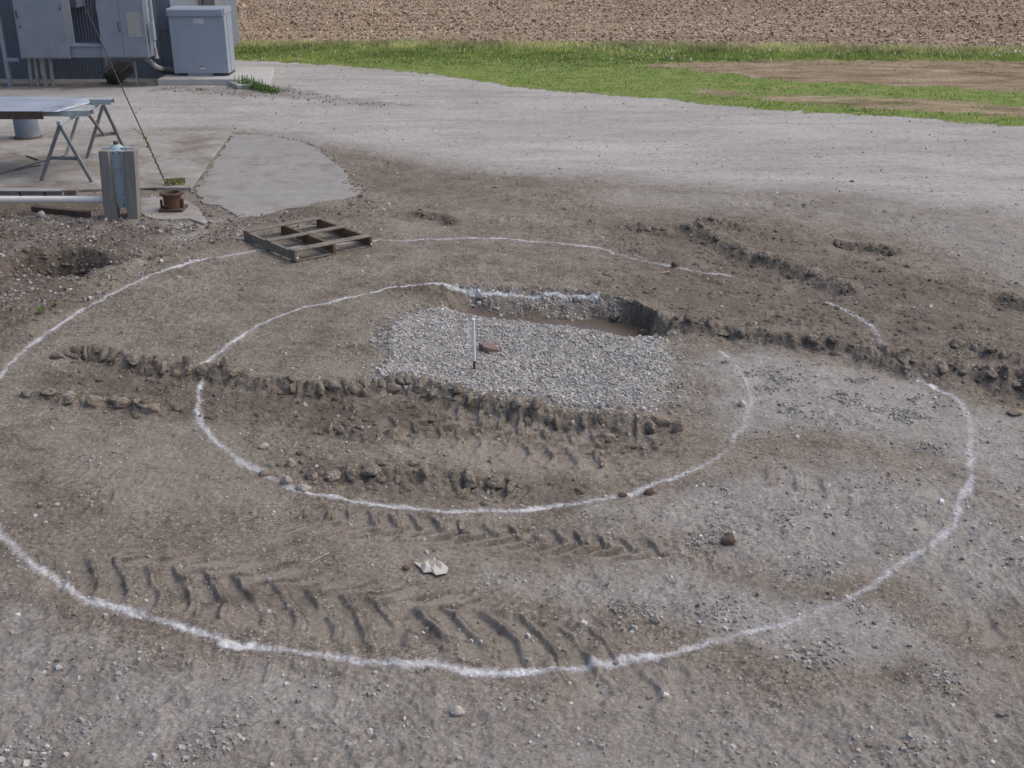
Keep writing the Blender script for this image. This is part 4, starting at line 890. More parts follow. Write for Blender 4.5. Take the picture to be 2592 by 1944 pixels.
# conduit and boxes on the right side of cabinet B
xr_ = cabB[1]
t = thing('conduit_run', 'vertical conduit with a narrow box on the right side of the two door cabinet', 'conduit', (xr_+.1, YC+.15, cabB[2]))
pa = at(*c1(1207, 0), YC+.15); pb = at(*c1(1218, 178), YC+.15)
MB().tube([(pb[0], YC+.15, 3.4), (pb[0], YC+.15, pb[2])], .05, 12).build('pipe', M_CAB2, t, smooth=True)
x0, z1 = zx(*c1(1186, 175), YC+.1); x1, z0 = zx(*c1(1243, 325), YC+.1)
MB().box(x0+.03, x1, YC+.05, YC+.22, z0, z1).build('box', M_CAB2, t, bev=.01)
_, z2 = zx(*c1(1210, 385), YC+.1); MB().box(x0+.06, x1-.02, YC+.07, YC+.2, z2, z0-.01).build('lower_box', M_CAB2, t, bev=.01)
_, z3 = zx(*c1(1240, 470), YC+.1); MB().tube([(x1-.04, YC+.15, z2-.002), (x1-.03, YC+.15, z3+.1), (x1-.02, YC+.12, z3)], [.04, .04, .06], 10).build('fitting', M_PIPEG, t, smooth=True)

# ---- transformer ----
TZ = .17
def onz(px, py, z): return Vector(gf(px, py, z))
A = onz(441.5, 187.5, TZ+.05); B = onz(579.7, 187.5, TZ+.05); Cc = onz(591, 182.0, TZ+.05)
YT = A.y; wT = B.x-A.x; dT = .85; zT1 = at(571, 21.5, YT)[2]; x0, x1 = A.x, B.x
t = thing('transformer', 'big pale blue grey transformer cabinet standing on the concrete pad', 'transformer', ((x0+x1)/2, YT+dT/2, TZ))
MB().box(x0, x1, YT, YT+dT, TZ+.07, zT1-.16).build('body', M_CAB2, t, bev=.012)
mb = MB(); mb.hexa([(x0-.03, YT-.05, zT1-.20), (x1-.01, YT-.05, zT1-.20), (x1-.01, YT+.02, zT1-.17), (x0-.03, YT+.02, zT1-.17), (x0-.03, YT-.07, zT1-.02), (x1-.01, YT-.07, zT1-.02), (x1-.01, YT+.02, zT1), (x0-.03, YT+.02, zT1)]); mb.build('lid_front', M_CAB2, t, bev=.02)
MB().box(x0-.03, x1+.02, YT+.022, YT+dT+.03, zT1-.159, zT1).build('lid', M_CAB2, t, bev=.012)
MB().box(x0+.1, x0+.3, YT+.08, YT+dT, TZ, TZ+.069).build('skid', M_DARKM, t)
MB().box(x0+.35, x1-.45, YT+.02, YT+.09, TZ+.005, TZ+.068).build('base_lip', M_CAB2, t)
MB().box(x1-.42, x1-.02, YT+.08, YT+dT, TZ, TZ+.069).build('skid', M_DARKM, t)
for k, (a, b, c, d_) in enumerate(((1545, 150, 1628, 188), (1592, 524, 1643, 555))):
    p = at(*c1(a, b), YT-.01); q = at(*c1(c, d_), YT-.01)
    lb = MB().box(p[0], q[0], YT-.006, YT-.001, q[2], p[2]).build('warning_label' if k else 'name_label', M_LABEL, t)
    if k: MB().box(p[0]+.003, q[0]-.003, YT-.010, YT-.0065, p[2]-.045, p[2]-.003).build('yellow_band', M_YEL, lb)
    else:
        for r_ in range(3): MB().box(p[0]+.03, q[0]-.03-.04*r_, YT-.009, YT-.0065, p[2]-.04-.035*r_, p[2]-.03-.035*r_).build('print_line', M_PIPEG, lb)
for zz in (.55, 1.2):
    for xx in (x0+.03, x1-.03): MB().tube([(xx, YT-.001, zz), (xx, YT-.012, zz)], .012, 8).build('bolt', M_DARKM, t)
MB().box(x1+.0005, x1+.008, YT+.30, YT+.34, TZ+.1, zT1-.2).build('side_seam', M_CAB, t)
# pad and ramp
a = onz(*c1(1256, 632), TZ); b = onz(*c1(1897, 636), TZ)
o = MB().box(a.x, b.x, a.y, a.y+1.25, -.1, TZ-.004).build('concrete_pad', M_CONC3, bev=.012); tag(o, 'raised concrete pad carrying the transformer', 'concrete pad')
q0 = onz(596, 171.5, .12); q1 = onz(691, 169.5, .12); q2 = onz(681, 214, .10); q3 = onz(600, 216, .10)
q1b = onz(698, 206, 0); q2b = onz(690, 219, 0)
mb = MB(); mb.hexa([(q3.x, q3.y, -.1), (q2.x, q2.y, -.1), (q1.x+.06, q1.y, -.1), (q0.x-1, q0.y, -.1), (q3.x, q3.y, q3.z), (q2.x, q2.y, q2.z), (q1.x, q1.y, q1.z), (q0.x-1, q0.y, q0.z)])
o = mb.build('concrete_ramp', M_CONC3, bev=.012); tag(o, 'low pale concrete apron behind the transformer pad', 'concrete apron')
# flexible conduit from cabinet B down to the transformer
p = [at(*c1(1172, 470), YC+.3), at(*c1(1210, 500), YC+.25), at(*c1(1255, 535), YC+.1), at(*c1(1310, 552), YT+.35), at(*c1(1392, 553), YT+.3)]
zz_ = [v[2] for v in p]
def smoothpts(p, n=6):
    out = []; p = [Vector(v) for v in p]
    for i in range(len(p)-1):
        a, b, c, d = p[max(i-1, 0)], p[i], p[i+1], p[min(i+2, len(p)-1)]
        for k in range(n):
            t_ = k/n; out.append(.5*((2*b)+(-a+c)*t_+(2*a-5*b+4*c-d)*t_*t_+(-a+3*b-3*c+d)*t_**3))
    return out+[p[-1]]
o = MB().tube(smoothpts(p), .065, 12).build('flexible_conduit', M_PIPEG, smooth=True); tag(o, 'thick grey flexible conduit bending from the cabinets down to the transformer', 'conduit')
p = [(cabB[1]-.1, YC+.3, cabB[2]-.05), at(*c1(1262, 560), YT+.45), at(*c1(1330, 578), YT+.4), at(*c1(1394, 590), YT+.35)]
o = MB().tube(smoothpts(p), .035, 10).build('flexible_conduit', M_DARKM, smooth=True); tag(o, 'thin dark conduit running below the thick flexible one to the transformer', 'conduit')
# timber and white post behind transformer
yy = 35.5
for k, (a, b, mat, lab) in enumerate(((1432, 1530, M_CONC3, 'pale narrow post standing just behind the transformer'), (1536, 1612, M_POST, 'dark cracked timber post, left one of the two behind the transformer'), (1618, 1716, M_POST, 'weathered grey timber post, rightmost behind the transformer'))):
    x0, _ = zx(*c1(a, 30), yy); x1, _ = zx(*c1(b, 30), yy)
    o = MB().box(x0, x1, yy+.02*k, yy+.4, -.1, 4.6).build('post', mat, bev=.015); tag(o, lab, 'post', 'posts behind the transformer')

# ---- sawhorse with steel on it ----
def c2(x, y): return x*.27125, 220+y*.27125
fa = Vector(gf(*c2(390, 898))); fb = Vector(gf(*c2(862, 912))); fc = Vector(gf(*c2(815, 684))); fd_ = Vector(gf(*c2(1180, 640)))
YA = (fa.y+fb.y)/2; YD = (fc.y+fd_.y)/2
apA = Vector(at(*c2(550, 308), YA)); apD = Vector(at(*c2(965, 166), YD)); zr = (apA.z+apD.z)/2
apA.z = zr; apD.z = zr; apA.x = at(*c2(550, 308), YA)[0]
sh = thing('sawhorse', 'grey steel sawhorse with splayed legs carrying the metal channels', 'sawhorse', ((apA.x+apD.x)/2, (YA+YD)/2, .045))
MB().bar(apA-Vector((0,.05,0)), apD+Vector((0,.05,0)), .07, .07).build('top_rail', M_CHAN, sh, bev=.006)
SZ = .045
for (ap, f1, f2) in ((apA, fa, fb), (apD, fc, fd_)):
    for f in (f1, f2):
        MB().bar(ap-Vector((0,0,.04)), Vector((f.x, f.y, SZ+.004)), .055, .055, up=(0,1,0)).build('leg', M_LEGS, sh, bev=.004)
    k_ = .60
    l_ = ap.lerp(f1, k_); r_ = ap.lerp(f2, k_); l_.z = r_.z = zr*(1-k_)+.02
    MB().bar(l_+Vector((.02,.035,0)), r_+Vector((-.02,.035,0)), .03, .06).build('cross_brace', M_LEGS, sh, bev=.003)
    other = apD if ap is apA else apA
    m_ = (l_+r_)/2; e_ = ap.lerp(other, .40)
    MB().bar(m_+Vector((0, .07*(1 if ap is apA else -1), 0)), e_-Vector((0,0,.04)), .045, .045).build('strut', M_LEGS, sh, bev=.003)
# channels across the sawhorse, running left out of frame
def chan(name, label, q, Yp, wid, L_=7.):
    p = at(*c2(*q), Yp); x1 = p[0]; z = zr+.037
    mb = MB(); mb.box(x1-L_, x1, Yp-wid/2, Yp+wid/2, z+.085, z+.095)
    mb.box(x1-L_, x1, Yp-wid/2, Yp-wid/2+.012, z, z+.0849); mb.box(x1-L_, x1, Yp+wid/2-.012, Yp+wid/2, z, z+.0849)
    o = mb.build(name, M_CHAN, bev=.004); tag(o, label, 'steel channel', 'steel channels on the sawhorse'); return x1, z
Yn = YA+.55; Yf = YA+1.75
x1n, zc_ = chan('steel_channel', 'nearer pale steel channel lying across the sawhorse', (845, 190), Yn, .26)
x1f, _ = chan('steel_channel', 'farther pale steel channel lying across the sawhorse', (1050, 120), Yf, .22)
xs = at(*c2(690, 140), YA+1.1)[0]
tsh = thing('metal_sheet', 'shiny folded blue grey metal sheet lying over the two channels', 'metal sheet', (xs-2, YA+1.1, zc_+.1))
mb = MB(); n1 = 26
for i in range(n1):
    pass
gx = np.linspace(xs-6.5, xs, 60); gy = np.linspace(Yn-.28, Yf+.10, 14)
vs = []; fs = []
for j, yv_ in enumerate(gy):
    for i, xv_ in enumerate(gx):
        vs.append((xv_-.35*(j/13.)*(0) + (.30*(1-abs(j/13.-.5)*2) if i == 59 else 0), yv_, zc_+.103+.012*math.sin(xv_*1.7+j*.4)*(1 if 0 < j < 13 else .4)+.010))
for j in range(13):
    for i in range(59): fs.append((j*60+i, j*60+i+1, (j+1)*60+i+1, (j+1)*60+i))
mb.add(vs, fs); o = mb.build('panel', M_SHEET, tsh, smooth=True); so = o.modifiers.new('solid', 'SOLIDIFY'); so.thickness = .006
MB().box(xs-6.5, xs-.25, Yn-.30, Yn-.284, zc_-.02, zc_+.115).build('front_flange', M_RUSTD, tsh, bev=.003)
# thick pipe stub standing on the slab
pb = Vector(gf(*c2(220, 492), .045)); rr = (330-112)*.27125*(pb.y*ct+CH*st)/F_PX/2
o = thing('standing_pipe', 'short thick blue grey steel pipe standing on the slab behind the sawhorse', 'pipe', (pb.x, pb.y+rr, .045))
MB().lathe((pb.x, pb.y+rr, .045), [(0, .0), (rr, 0), (rr, .74), (rr-.015, .74), (rr-.015, .5), (0, .5)], 36).build('tube', M_BLUEM, o, smooth=True)
MB().lathe((pb.x, pb.y+rr, .045), [(rr+.004, 0), (rr+.03, 0), (rr+.03, .02), (rr+.004, .03), (rr+.004, 0)], 36).build('rusty_foot', M_RUSTD, o, smooth=True)

# ---- timber posts with valve housing ----
px0 = Vector(gf(*c2(1000, 1240))); px1 = Vector(gf(*c2(1240, 1270)))
def post(q_b, q_t, name_l, yb, back):
    """front face from pixels: bottom left/right, top left/right at plane yb"""
    pts = [at(*c2(*q), yb) for q in q_b+q_t]
    (a, b, c, d) = [Vector(p) for p in pts]; bk = Vector((0, back, 0))
    return MB().hexa([a, b, b+bk, a+bk, c, d, d+bk, c+bk])
yP = px0.y
vh = thing('valve_stand', 'pale blue bolted steel housing held between two timber posts', 'valve stand', (px0.x+.4, yP+.1, 0))
o = post([(975, 1255), (1090, 1255)], [(915, 600), (1004, 600)], '', yP, .20).build('timber_post', M_POST, vh, bev=.01)
o['label'] = 'left timber post with a knot'
o = post([(1197, 1285), (1292, 1285)], [(1148, 600), (1250, 598)], '', yP, .20).build('timber_post', M_POST, vh, bev=.01)
yH = yP+.10
hs = post([(1062, 1125), (1190, 1128)], [(1006, 598), (1150, 598)], '', yH, .34).build('housing', M_HOUS, vh, bev=.008)
for q in ((1053, 617), (1118, 617), (1052, 702), (1135, 702), (1075, 770), (1124, 770), (1090, 1005), (1150, 1005), (1094, 1102), (1160, 1102), (1124, 1050)):
    p = at(*c2(*q), yH); r_ = .013 if q[1] in (617, 1102) else .007
    MB().tube([(p[0], yH+.001, p[2]), (p[0], yH-.012, p[2])], r_, 8).build('bolt', M_DARKM, hs)
pr = at(*c2(1200, 1120), yH+.2); pt_ = at(*c2(1255, 700), yH+.2)
MB().hexa([Vector(at(*c2(*q), yH+o_)) for q, o_ in (((1190, 1128), .15), ((1306, 1110), .15), ((1306, 1095), .36), ((1190, 1110), .36), ((1200, 640), .15), ((1258, 640), .15), ((1258, 640), .36), ((1200, 640), .36))]).build('side_plate', M_HOUS, vh, bev=.005)
p = at(*c2(1092, 598), yH+.17); r_ = .105
MB().lathe((p[0], yH+.17, p[2]), [(r_*1.15, 0), (r_*1.1, .03), (r_*.85, .075), (r_*.4, .105), (0, .11)], 24).build('dome_cap', M_HOUS, vh, smooth=True)
MB().tube([(p[0], yH+.17, p[2]+.10), (p[0], yH+.17, p[2]+.15)], .045, 6).build('cap_bolt', M_DARKM, vh, bev=.004)
# cap strip on top
a = at(*c2(930, 585), yP+.1); b = at(*c2(1245, 575), yP+.1)
MB().box(a[0], b[0], yP+.201, yP+.24, a[2]-.05, a[2]+.01).build('top_plate', M_HOUS, vh, bev=.004)
# white horizontal pipe
a = at(*c2(955, 1052), yP+.12); r_ = .5*66*.27125*(yP*ct+CH*st)/F_PX
zp = a[2]; o = MB().tube([(a[0]-9, yP+.22, zp-.02), (a[0]-3.2, yP+.16, zp-.012), (a[0]+.06, yP+.12, zp)], r_, 20).build('white_pipe', M_WPIPE, smooth=True)
tag(o, 'long white plastic pipe running left from the timber posts', 'pipe')
# steel channel with holes lying along the slab edge
a = at(*c2(580, 965), yP+.75); b = at(*c2(580, 1012), yP+.75)
t = thing('steel_beam', 'grey steel channel with slots lying against the slab edge behind the white pipe', 'steel beam', (a[0]-2, yP+.75, b[2]))
MB().box(a[0]-8, a[0], yP+.74, yP+.752, b[2], a[2]).build('web', M_PIPEG, t)
MB().box(a[0]-8, a[0], yP+.66, yP+.86, a[2]+.001, a[2]+.012).build('flange', M_PIPEG, t)
for q in (200, 430):
    p = at(*c2(q, 995), yP+.73); MB().hexa([(p[0]-.03, yP+.732, p[2]-.05), (p[0], yP+.732, p[2]-.05), (p[0], yP+.739, p[2]-.05), (p[0]-.03, yP+.739, p[2]-.05), (p[0]-.05, yP+.732, p[2]+.03), (p[0]-.02, yP+.732, p[2]+.03), (p[0]-.02, yP+.739, p[2]+.03), (p[0]-.05, yP+.739, p[2]+.03)]).build('slot', M_DARKM, t)
p = at(*c2(600, 962), yP+.80); q = at(*c2(722, 1010), yP+.80)
tag(MB().box(p[0], q[0], yP+.76, yP+.9, q[2], p[2]).build('wood_block', M_PLANK, bev=.008), 'short grey timber block at the end of the slotted steel channel', 'timber block')
a = gf(*c2(310, 1135), .03); b = gf(*c2(830, 1190), .05)
tag(MB().bar(a, b, .10, .09).build('timber_plank', M_RUSTD, bev=.006), 'dark rust brown plank lying in the dirt under the white pipe', 'plank')
# steel edge under the slab at the stub
a = Vector(gf(*c2(760, 985), -.06)); b = Vector(gf(*c2(1480, 985), -.06))
tag(MB().bar((a.x, a.y-.05, -.03), (b.x, b.y-.05, -.03), .05, .11).build('steel_edge', M_RUSTD, bev=.004), 'dark rusty steel edge running along the front of the concrete slab', 'steel edge')
# rusty flanged pipe
pb = Vector(gf(*c2(1592, 1172), .03)); sc_ = (pb.y*ct+CH*st)/F_PX*.27125; rb = 92*sc_; rf = 111*sc_
cyp = pb.y+.17; zf = at(*c2(1585, 980), cyp)[2]
t = thing('flanged_pipe', 'short rusty flanged pipe standing open on a square base plate', 'pipe', (pb.x, cyp, .03))
MB().lathe((pb.x, cyp, 0), [(rb*.92, .06), (rb*.92, zf-.035), (rb*.74, zf-.035)], 32).build('tube', M_RUST, t, smooth=True)
MB().lathe((pb.x, cyp, 0), [(rb*.93, zf-.034), (rf, zf-.034), (rf, zf), (rb*.80, zf), (rb*.76, zf-.01), (rb*.76, .10), (0, .10)], 32).build('flange', M_RUSTD, t, smooth=True)
MB().box(pb.x-110*sc_, pb.x+110*sc_, cyp-.17, cyp+.2, .03, .075).build('base_plate', M_RUSTD, t, bev=.006)
MB().box(pb.x-110*sc_, pb.x-94*sc_, cyp-.06, cyp+.0, .076, .20).build('lug', M_RUSTD, t, bev=.004)
MB().box(pb.x+94*sc_, pb.x+108*sc_, cyp-.06, cyp+.0, .076, .22).build('lug', M_RUSTD, t, bev=.004)
# yellow anchor and guy wire
aa = Vector(gf(*c2(1530, 915), .05)); ab = Vector(gf(*c2(1725, 905), .05))
t = thing('cable_anchor', 'yellow painted angle iron anchor bolted at the slab edge beside the rusty pipe', 'anchor', (aa.x, aa.y, .045))
MB().bar((aa.x, aa.y, .052), (ab.x, ab.y, .052), .11, .012).build('foot', M_YEL, t, bev=.002)
MB().bar((aa.x, aa.y+.05, .10), (ab.x, ab.y+.05, .10), .012, .10).build('upright', M_YEL, t, bev=.002)
for f_ in (.25, .5, .82):
    q = Vector((aa.x, aa.y, 0)).lerp(Vector((ab.x, ab.y, 0)), f_); MB().tube([(q.x, q.y-.02, .06), (q.x, q.y-.02, .10)], .022, 6).build('bolt', M_YEL, t)
g0 = Vector((aa.x+.02, aa.y+.02, .10)); gt = Vector(at(207, 0, 23.0)); g1 = g0+(gt-g0)*((YB-.42-g0.y)/(gt.y-g0.y))
t = thing('guy_wire', 'thin black guy wire slanting from the yellow anchor up to the building', 'guy wire', g0)
MB().tube([g0, g1], .011, 8).build('wire', M_CABLE, t)
fs_ = (at(*c2(1345, 462), 19.0)); 
def onwire(py):
    lo, hi = 0., 1.
    for _ in range(40):
        m = (lo+hi)/2; p = g0.lerp(g1, m); d = p.y*ct-(p.z-CH)*st; v = 972-F_PX*(p.y*st+(p.z-CH)*ct)/d
        if v > py: lo = m
        else: hi = m
    return g0.lerp(g1, lo)
tp = onwire(c2(0, 462)[1]); mb = MB(); wv = []
for i in range(60):
    f_ = i/59; p = g0.lerp(tp, f_); wv.append(p+Vector((math.cos(i*.9)*.018, 0, math.sin(i*.9)*.018)))
mb.tube(wv, .012, 6); mb.build('yellow_sleeve', M_YEL, t)
p = tp; MB().tube([p, p+Vector((-.20, .05, .14))], .008, 6).build('loose_end', M_YEL, t)
for py in (478, 556):
    p = onwire(c2(0, py)[1]); MB().box(p.x-.035, p.x+.025, p.y-.02, p.y+.02, p.z-.02, p.z+.02).build('clamp', M_YEL, t)
p0 = Vector(gf(*c2(1262, 1200), .03))
# rods on slab
for k, (pp, lab) in enumerate((([(0, 810), (200, 752), (440, 682), (625, 632)], 'long thin dark rod lying on the slab under the sawhorse'), ([(140, 780), (270, 748), (378, 732)], 'shorter thin dark rod lying beside the long rod on the slab'), ([(248, 645), (355, 682)], 'short black rod lying alone on the slab'))):
    q = [Vector(gf(*c2(*u), .056)) for u in pp]; tag(MB().tube(q, .011 if k < 2 else .014, 8).build('metal_rod', M_DARKM), lab, 'rod', 'rods on the slab')

# ---- pallet ----
def c3(x, y): return 560+x*.31646, 480+y*.31646
pl = Vector(gf(*c3(160, 412))); pf = Vector(gf(*c3(592, 582))); pr_ = Vector(gf(*c3(1212, 456)))
ux = (pr_-pf).normalized(); uy = Vector((-ux.y, ux.x, 0)); Wd = (pr_-pf).length; Dd = (pl-pf).dot(uy); Dd = max(Dd, 1.0)
if (pl-pf).normalized().dot(uy) < .97: pass
uyv = (pl-pf).normalized(); uyv = (uyv*.6+uy*.4).normalized(); Dd = (pl-pf).length
base = Vector((pf.x, pf.y, max(zat(pf.x, pf.y), zat(pr_.x, pr_.y), .0)+.0))
Hh = at(*c3(590, 490), pf.y)[2]; Hh = max(.11, min(.16, Hh)); th_ = .018
pal = thing('wooden_pallet', 'weathered wooden pallet lying on the ground with its deck boards widely spaced', 'pallet', base)
def PB(u0, u1, v0, v1, z0, z1):
    P_ = [base+ux*a+uyv*b for a, b in ((u0, v0), (u1, v0), (u1, v1), (u0, v1))]
    return MB().hexa([p+Vector((0,0,z0)) for p in P_]+[p+Vector((0,0,z1)) for p in P_])
sw = .045
for k, (a, b) in enumerate(((.0, sw), (Wd/2-sw/2, Wd/2+sw/2), (Wd-sw, Wd))):
    PB(a, b, .004, Dd-.004, th_, Hh-th_).build('runner', M_STRING if k else M_PLANK, pal, bev=.004)
bw_ = .15
for k, (a, b) in enumerate(((0, bw_), (Dd*.46, Dd*.46+.13), (Dd-bw_*.9, Dd))):
    e = random.uniform(-.01, .01); PB(e, Wd+random.uniform(-.008, .012), a, b, Hh-th_+.002, Hh).build('deck_board', M_PLANK, pal, bev=.004)
for k, (a, b) in enumerate(((0, .12), (Dd*.5, Dd*.5+.12), (Dd-.12, Dd))):
    PB(0.004, Wd-.004, a, b, .0, th_-.002).build('bottom_board', M_PLANK, pal, bev=.004)
# white scraps at pallet corners
for (q, lab) in (((612, 545), 'tiny white scrap stuck to the near corner of the pallet'), ((1200, 435), 'tiny white scrap stuck to the right corner of the pallet')):
    p = Vector(at(*c3(*q), pf.y if q[0] < 900 else pr_.y)) - Vector((0,.015,0))
    mb = MB(); 
    bm = bmesh.new(); bmesh.ops.create_icosphere(bm, subdivisions=1, radius=.022)
    for v in bm.verts: v.co *= random.uniform(.6, 1.2)
    mb.add([p+v.co for v in bm.verts], [tuple(v.index for v in f.verts) for f in bm.faces]); bm.free()
    tag(mb.build('white_scrap', M_WHITE), lab, 'scrap', 'white scraps on the pallet')

# ---- stake ----
def c4(x, y): return 900+x*.40687, 660+y*.40687
b_ = Vector(gf(*c4(740, 694))); b_.z = zat(b_.x, b_.y)
tpz = at(*c4(740, 362), b_.y)[2]; rs = 9*.40687*(b_.y*ct+CH*st)/F_PX
t = thing('marker_stake', 'upright white marker stake driven into the gravel pad', 'stake', b_)
zm = b_.z+(tpz-b_.z)*.18
MB().tube([(b_.x, b_.y, b_.z-.1), (b_.x, b_.y, zm)], rs*.95, 14).build('bare_foot', M_RUST, t, smooth=True)
MB().tube([(b_.x, b_.y, zm), (b_.x-.004, b_.y, tpz-.012)], rs, 14).build('rod', M_WHITE, t, smooth=True)
MB().tube([(b_.x-.004, b_.y, tpz-.012), (b_.x-.004, b_.y, tpz)], rs*1.25, 14).build('cap', M_WHITE, t, smooth=True)

# ---- rocks ----
def rock(name, D, wpx, hpx, mat, label, cat='stone', group=None, sharp=.25, seed=0, sub_=3, yscale=.9, sink=.25, rot=0, drop=0.):
    """D: displayed coordinates of the lower middle of the object; wpx,hpx its size there"""
    rnd = random.Random(seed); x, y = G(*D); z = zat(x, y)-drop; m = (y*ct+CH*st)/F_PX*K
    w_ = wpx*m; h_ = max(hpx*m*.8, w_*.25)
    bm = bmesh.new(); bmesh.ops.create_icosphere(bm, subdivisions=sub_+1, radius=.5)
    ks = [Vector((rnd.uniform(-1, 1), rnd.uniform(-1, 1), rnd.uniform(-1, 1))).normalized() for _ in range(9)]
    hs_ = [rnd.uniform(.28, .44) for _ in ks]
    for v in bm.verts:
        for n__, h0 in zip(ks, hs_):
            e = v.co.dot(n__)-h0
            if e > 0: v.co -= n__*e*(.55+sharp)
        v.co *= 1+rnd.uniform(-.02, .02)
        nz = mnoise.fractal(v.co*3.2+Vector((seed*1.7, seed*.9, 0)), 1.0, 2.0, 4)
        v.co *= 1+.16*nz; v.co += mnoise.noise_vector(v.co*7+Vector((seed, 0, 0)))*.03
    cr, sr = math.cos(rot), math.sin(rot)
    mb = MB(); vs = []
    mxw = max(v.co.x for v in bm.verts)-min(v.co.x for v in bm.verts); mxh = max(v.co.z for v in bm.verts)-min(v.co.z for v in bm.verts)
    for v in bm.verts:
        q = Vector((v.co.x/mxw*w_, v.co.y*w_*yscale, v.co.z/mxh*h_*(1+sink)))
        vs.append(Vector((q.x*cr-q.y*sr+x, q.x*sr+q.y*cr+y+w_*yscale*.4, q.z+z+h_*(.5-sink*.5))))
    mb.add(vs, [tuple(v.index for v in f.verts) for f in bm.faces]); bm.free()
    o = mb.build(name, mat, smooth=True); tag(o, label, cat, group); return o
# red brown block by the stake, a flat split slab with a notch
q = Vector(gf(*c4(830, 596))); zq = zat(q.x, q.y); m = (q.y*ct+CH*st)/F_PX*.40687
prof = [(-62,18),(-66,40),(-44,62),(-20,70),(30,56),(60,30),(52,6),(22,10),(-6,0),(-38,-8),(-50,6)]
prof = [(-66,.045),(-62,.12),(-30,.20),(10,.24),(55,.16),(66,.07),(40,.02),(20,-.02),(-10,-.045),(-40,-.03),(-44,.03)]
mb = MB(); n_ = len(prof); vs = []
for a, b in prof: vs.append((q.x+a*m, q.y+b*.62+.05, zq-.02))
for a, b in prof: vs.append((q.x+a*m*.98, q.y+b*.62+.05, zq+.075-.0006*a))
mb.add(vs, [tuple(range(n_-1, -1, -1)), tuple(range(n_, 2*n_))]+[(i, (i+1) % n_, n_+(i+1) % n_, n_+i) for i in range(n_)])
tag(mb.build('stone_block', M_ROCKR, bev=.008), 'reddish brown split stone block lying beside the white stake', 'stone')
rock('mud_clod', (1573, 1180), 34, 30, M_CLODD, 'blocky dark clod sitting alone on the gravel at the lower right', 'clod', seed=3)
rock('stone', (1417, 1346), 20, 26, M_ROCKG, 'pale angular stone above the right part of the outer ring', seed=5)
rock('stone', (1372, 1363), 13, 13, M_ROCKG, 'small round pale stone just below the pale angular one', seed=6)
rock('stone', (986, 1550), 32, 24, M_ROCKG, 'flat pale grey stone lying near the bottom centre', seed=8, drop=.01)
rock('stone', (1605, 880), 20, 17, M_ROCKG, 'tan stone lying on the right side of the inner ring', seed=9)
rock('stone', (1419, 703), 14, 12, M_ROCKG, 'grey stone at the right end of the puddle', seed=10)
rock('stone', (955, 676), 8, 7, M_WHITE, 'tiny white stone on the top left edge of the gravel pad', seed=11)
rock('stone', (1343, 704), 8, 8, M_WHITE, 'tiny white stone in the muddy puddle', seed=12, drop=-.04)
rock('mud_clod', (2198, 898), 36, 16, M_CLOD, 'rounded brown clod at the right edge of the photo', 'clod', seed=13)
rock('stone', (567, 972), 24, 12, M_CLODP, 'flat pinkish tan stone inside the left of the inner ring', seed=14)
rock('stone', (122, 1098), 14, 9, M_ROCKG, 'small grey stone left of the inner ring', seed=15)
rock('stone', (88, 470), 16, 14, M_ROCKG, 'pale round stone in the dark spoil below the white pipe', seed=16)
rock('stone', (877, 1233), 18, 14, M_STRING, 'orange brown pebble lying just left of the plastic scrap', seed=17)
CL = [((148,868),26,18,M_CLODP,'pale grey rounded clod leftmost on the low ridge'),((203,880),46,28,M_CLOD,'broken hollow looking clod on the low left ridge'),((262,886),44,26,M_CLOD,'smooth oval clod in the middle of the low left ridge'),((322,894),44,24,M_CLOD,'smooth oval clod rightmost on the low left ridge'),
 ((322,806),26,30,M_CLOD,'upright clod on the upper rut edge left of the inner ring'),((342,805),20,32,M_CLOD,'narrow upright clod right of the first one on the rut edge'),((378,810),24,22,M_CLOD,'squat clod leaning on the rut edge'),((403,797),20,24,M_CLOD,'rounded clod standing on top of the rut edge'),((485,808),22,28,M_CLOD,'egg shaped clod right of the painted ring on the rut edge'),
 ((437,812),30,26,M_CLOD,'large clod where the inner ring crosses the rut edge'),
 ((586,1012),18,16,M_CLODP,'pale clod just above the inner ring at its lower left'),((628,1010),22,26,M_CLODP,'pale crumbled clod right of the pale clod by the inner ring'),((618,1050),30,26,M_CLODP,'white dusted clod lying on the inner ring line'),((655,1064),34,16,M_CLODP,'long white dusted clod on the inner ring line'),((575,1030),34,12,M_CLOD,'flat clod just left of the white dusted ones'),
 ((850,842),44,30,M_CLOD,'big square edged clod at the left front of the gravel pad'),((1308,944),44,26,M_CLOD,'rounded clod lying in the rut below the gravel pad'),((1430,925),40,30,M_CLOD,'cracked clod near the right end of the rut below the pad'),((1466,934),28,32,M_CLOD,'upright clod at the right end of the rut below the pad'),
 ((1140,905),26,22,M_CLOD,'small clod below the middle of the gravel pad'),((1190,910),26,24,M_CLOD,'leaning clod below the pad, right of the middle one'),
 ((1396,690),30,24,M_CLODD,'dark clod at the right rim of the puddle'),((1458,580),18,16,M_CLODD,'dark clod lying across the far part of the outer ring'),
 ((768,850),40,34,M_CLOD,'large leaning clod at the middle of the long rut edge'),((790,852),24,30,M_CLOD,'narrow clod beside the large leaning clod'),
 ((1402,1068),24,18,M_CLODD,'dark crumbly clod at the lower right of the inner ring'),((1345,1072),20,12,M_CLODD,'small dark clod left of the crumbly one by the inner ring')]
for k, (D, w_, h_, mt, lab) in enumerate(CL): rock('mud_clod', D, w_, h_, mt, lab, 'clod', 'mud clods along the ruts', sharp=.1, seed=40+k, sink=.5, yscale=.7)
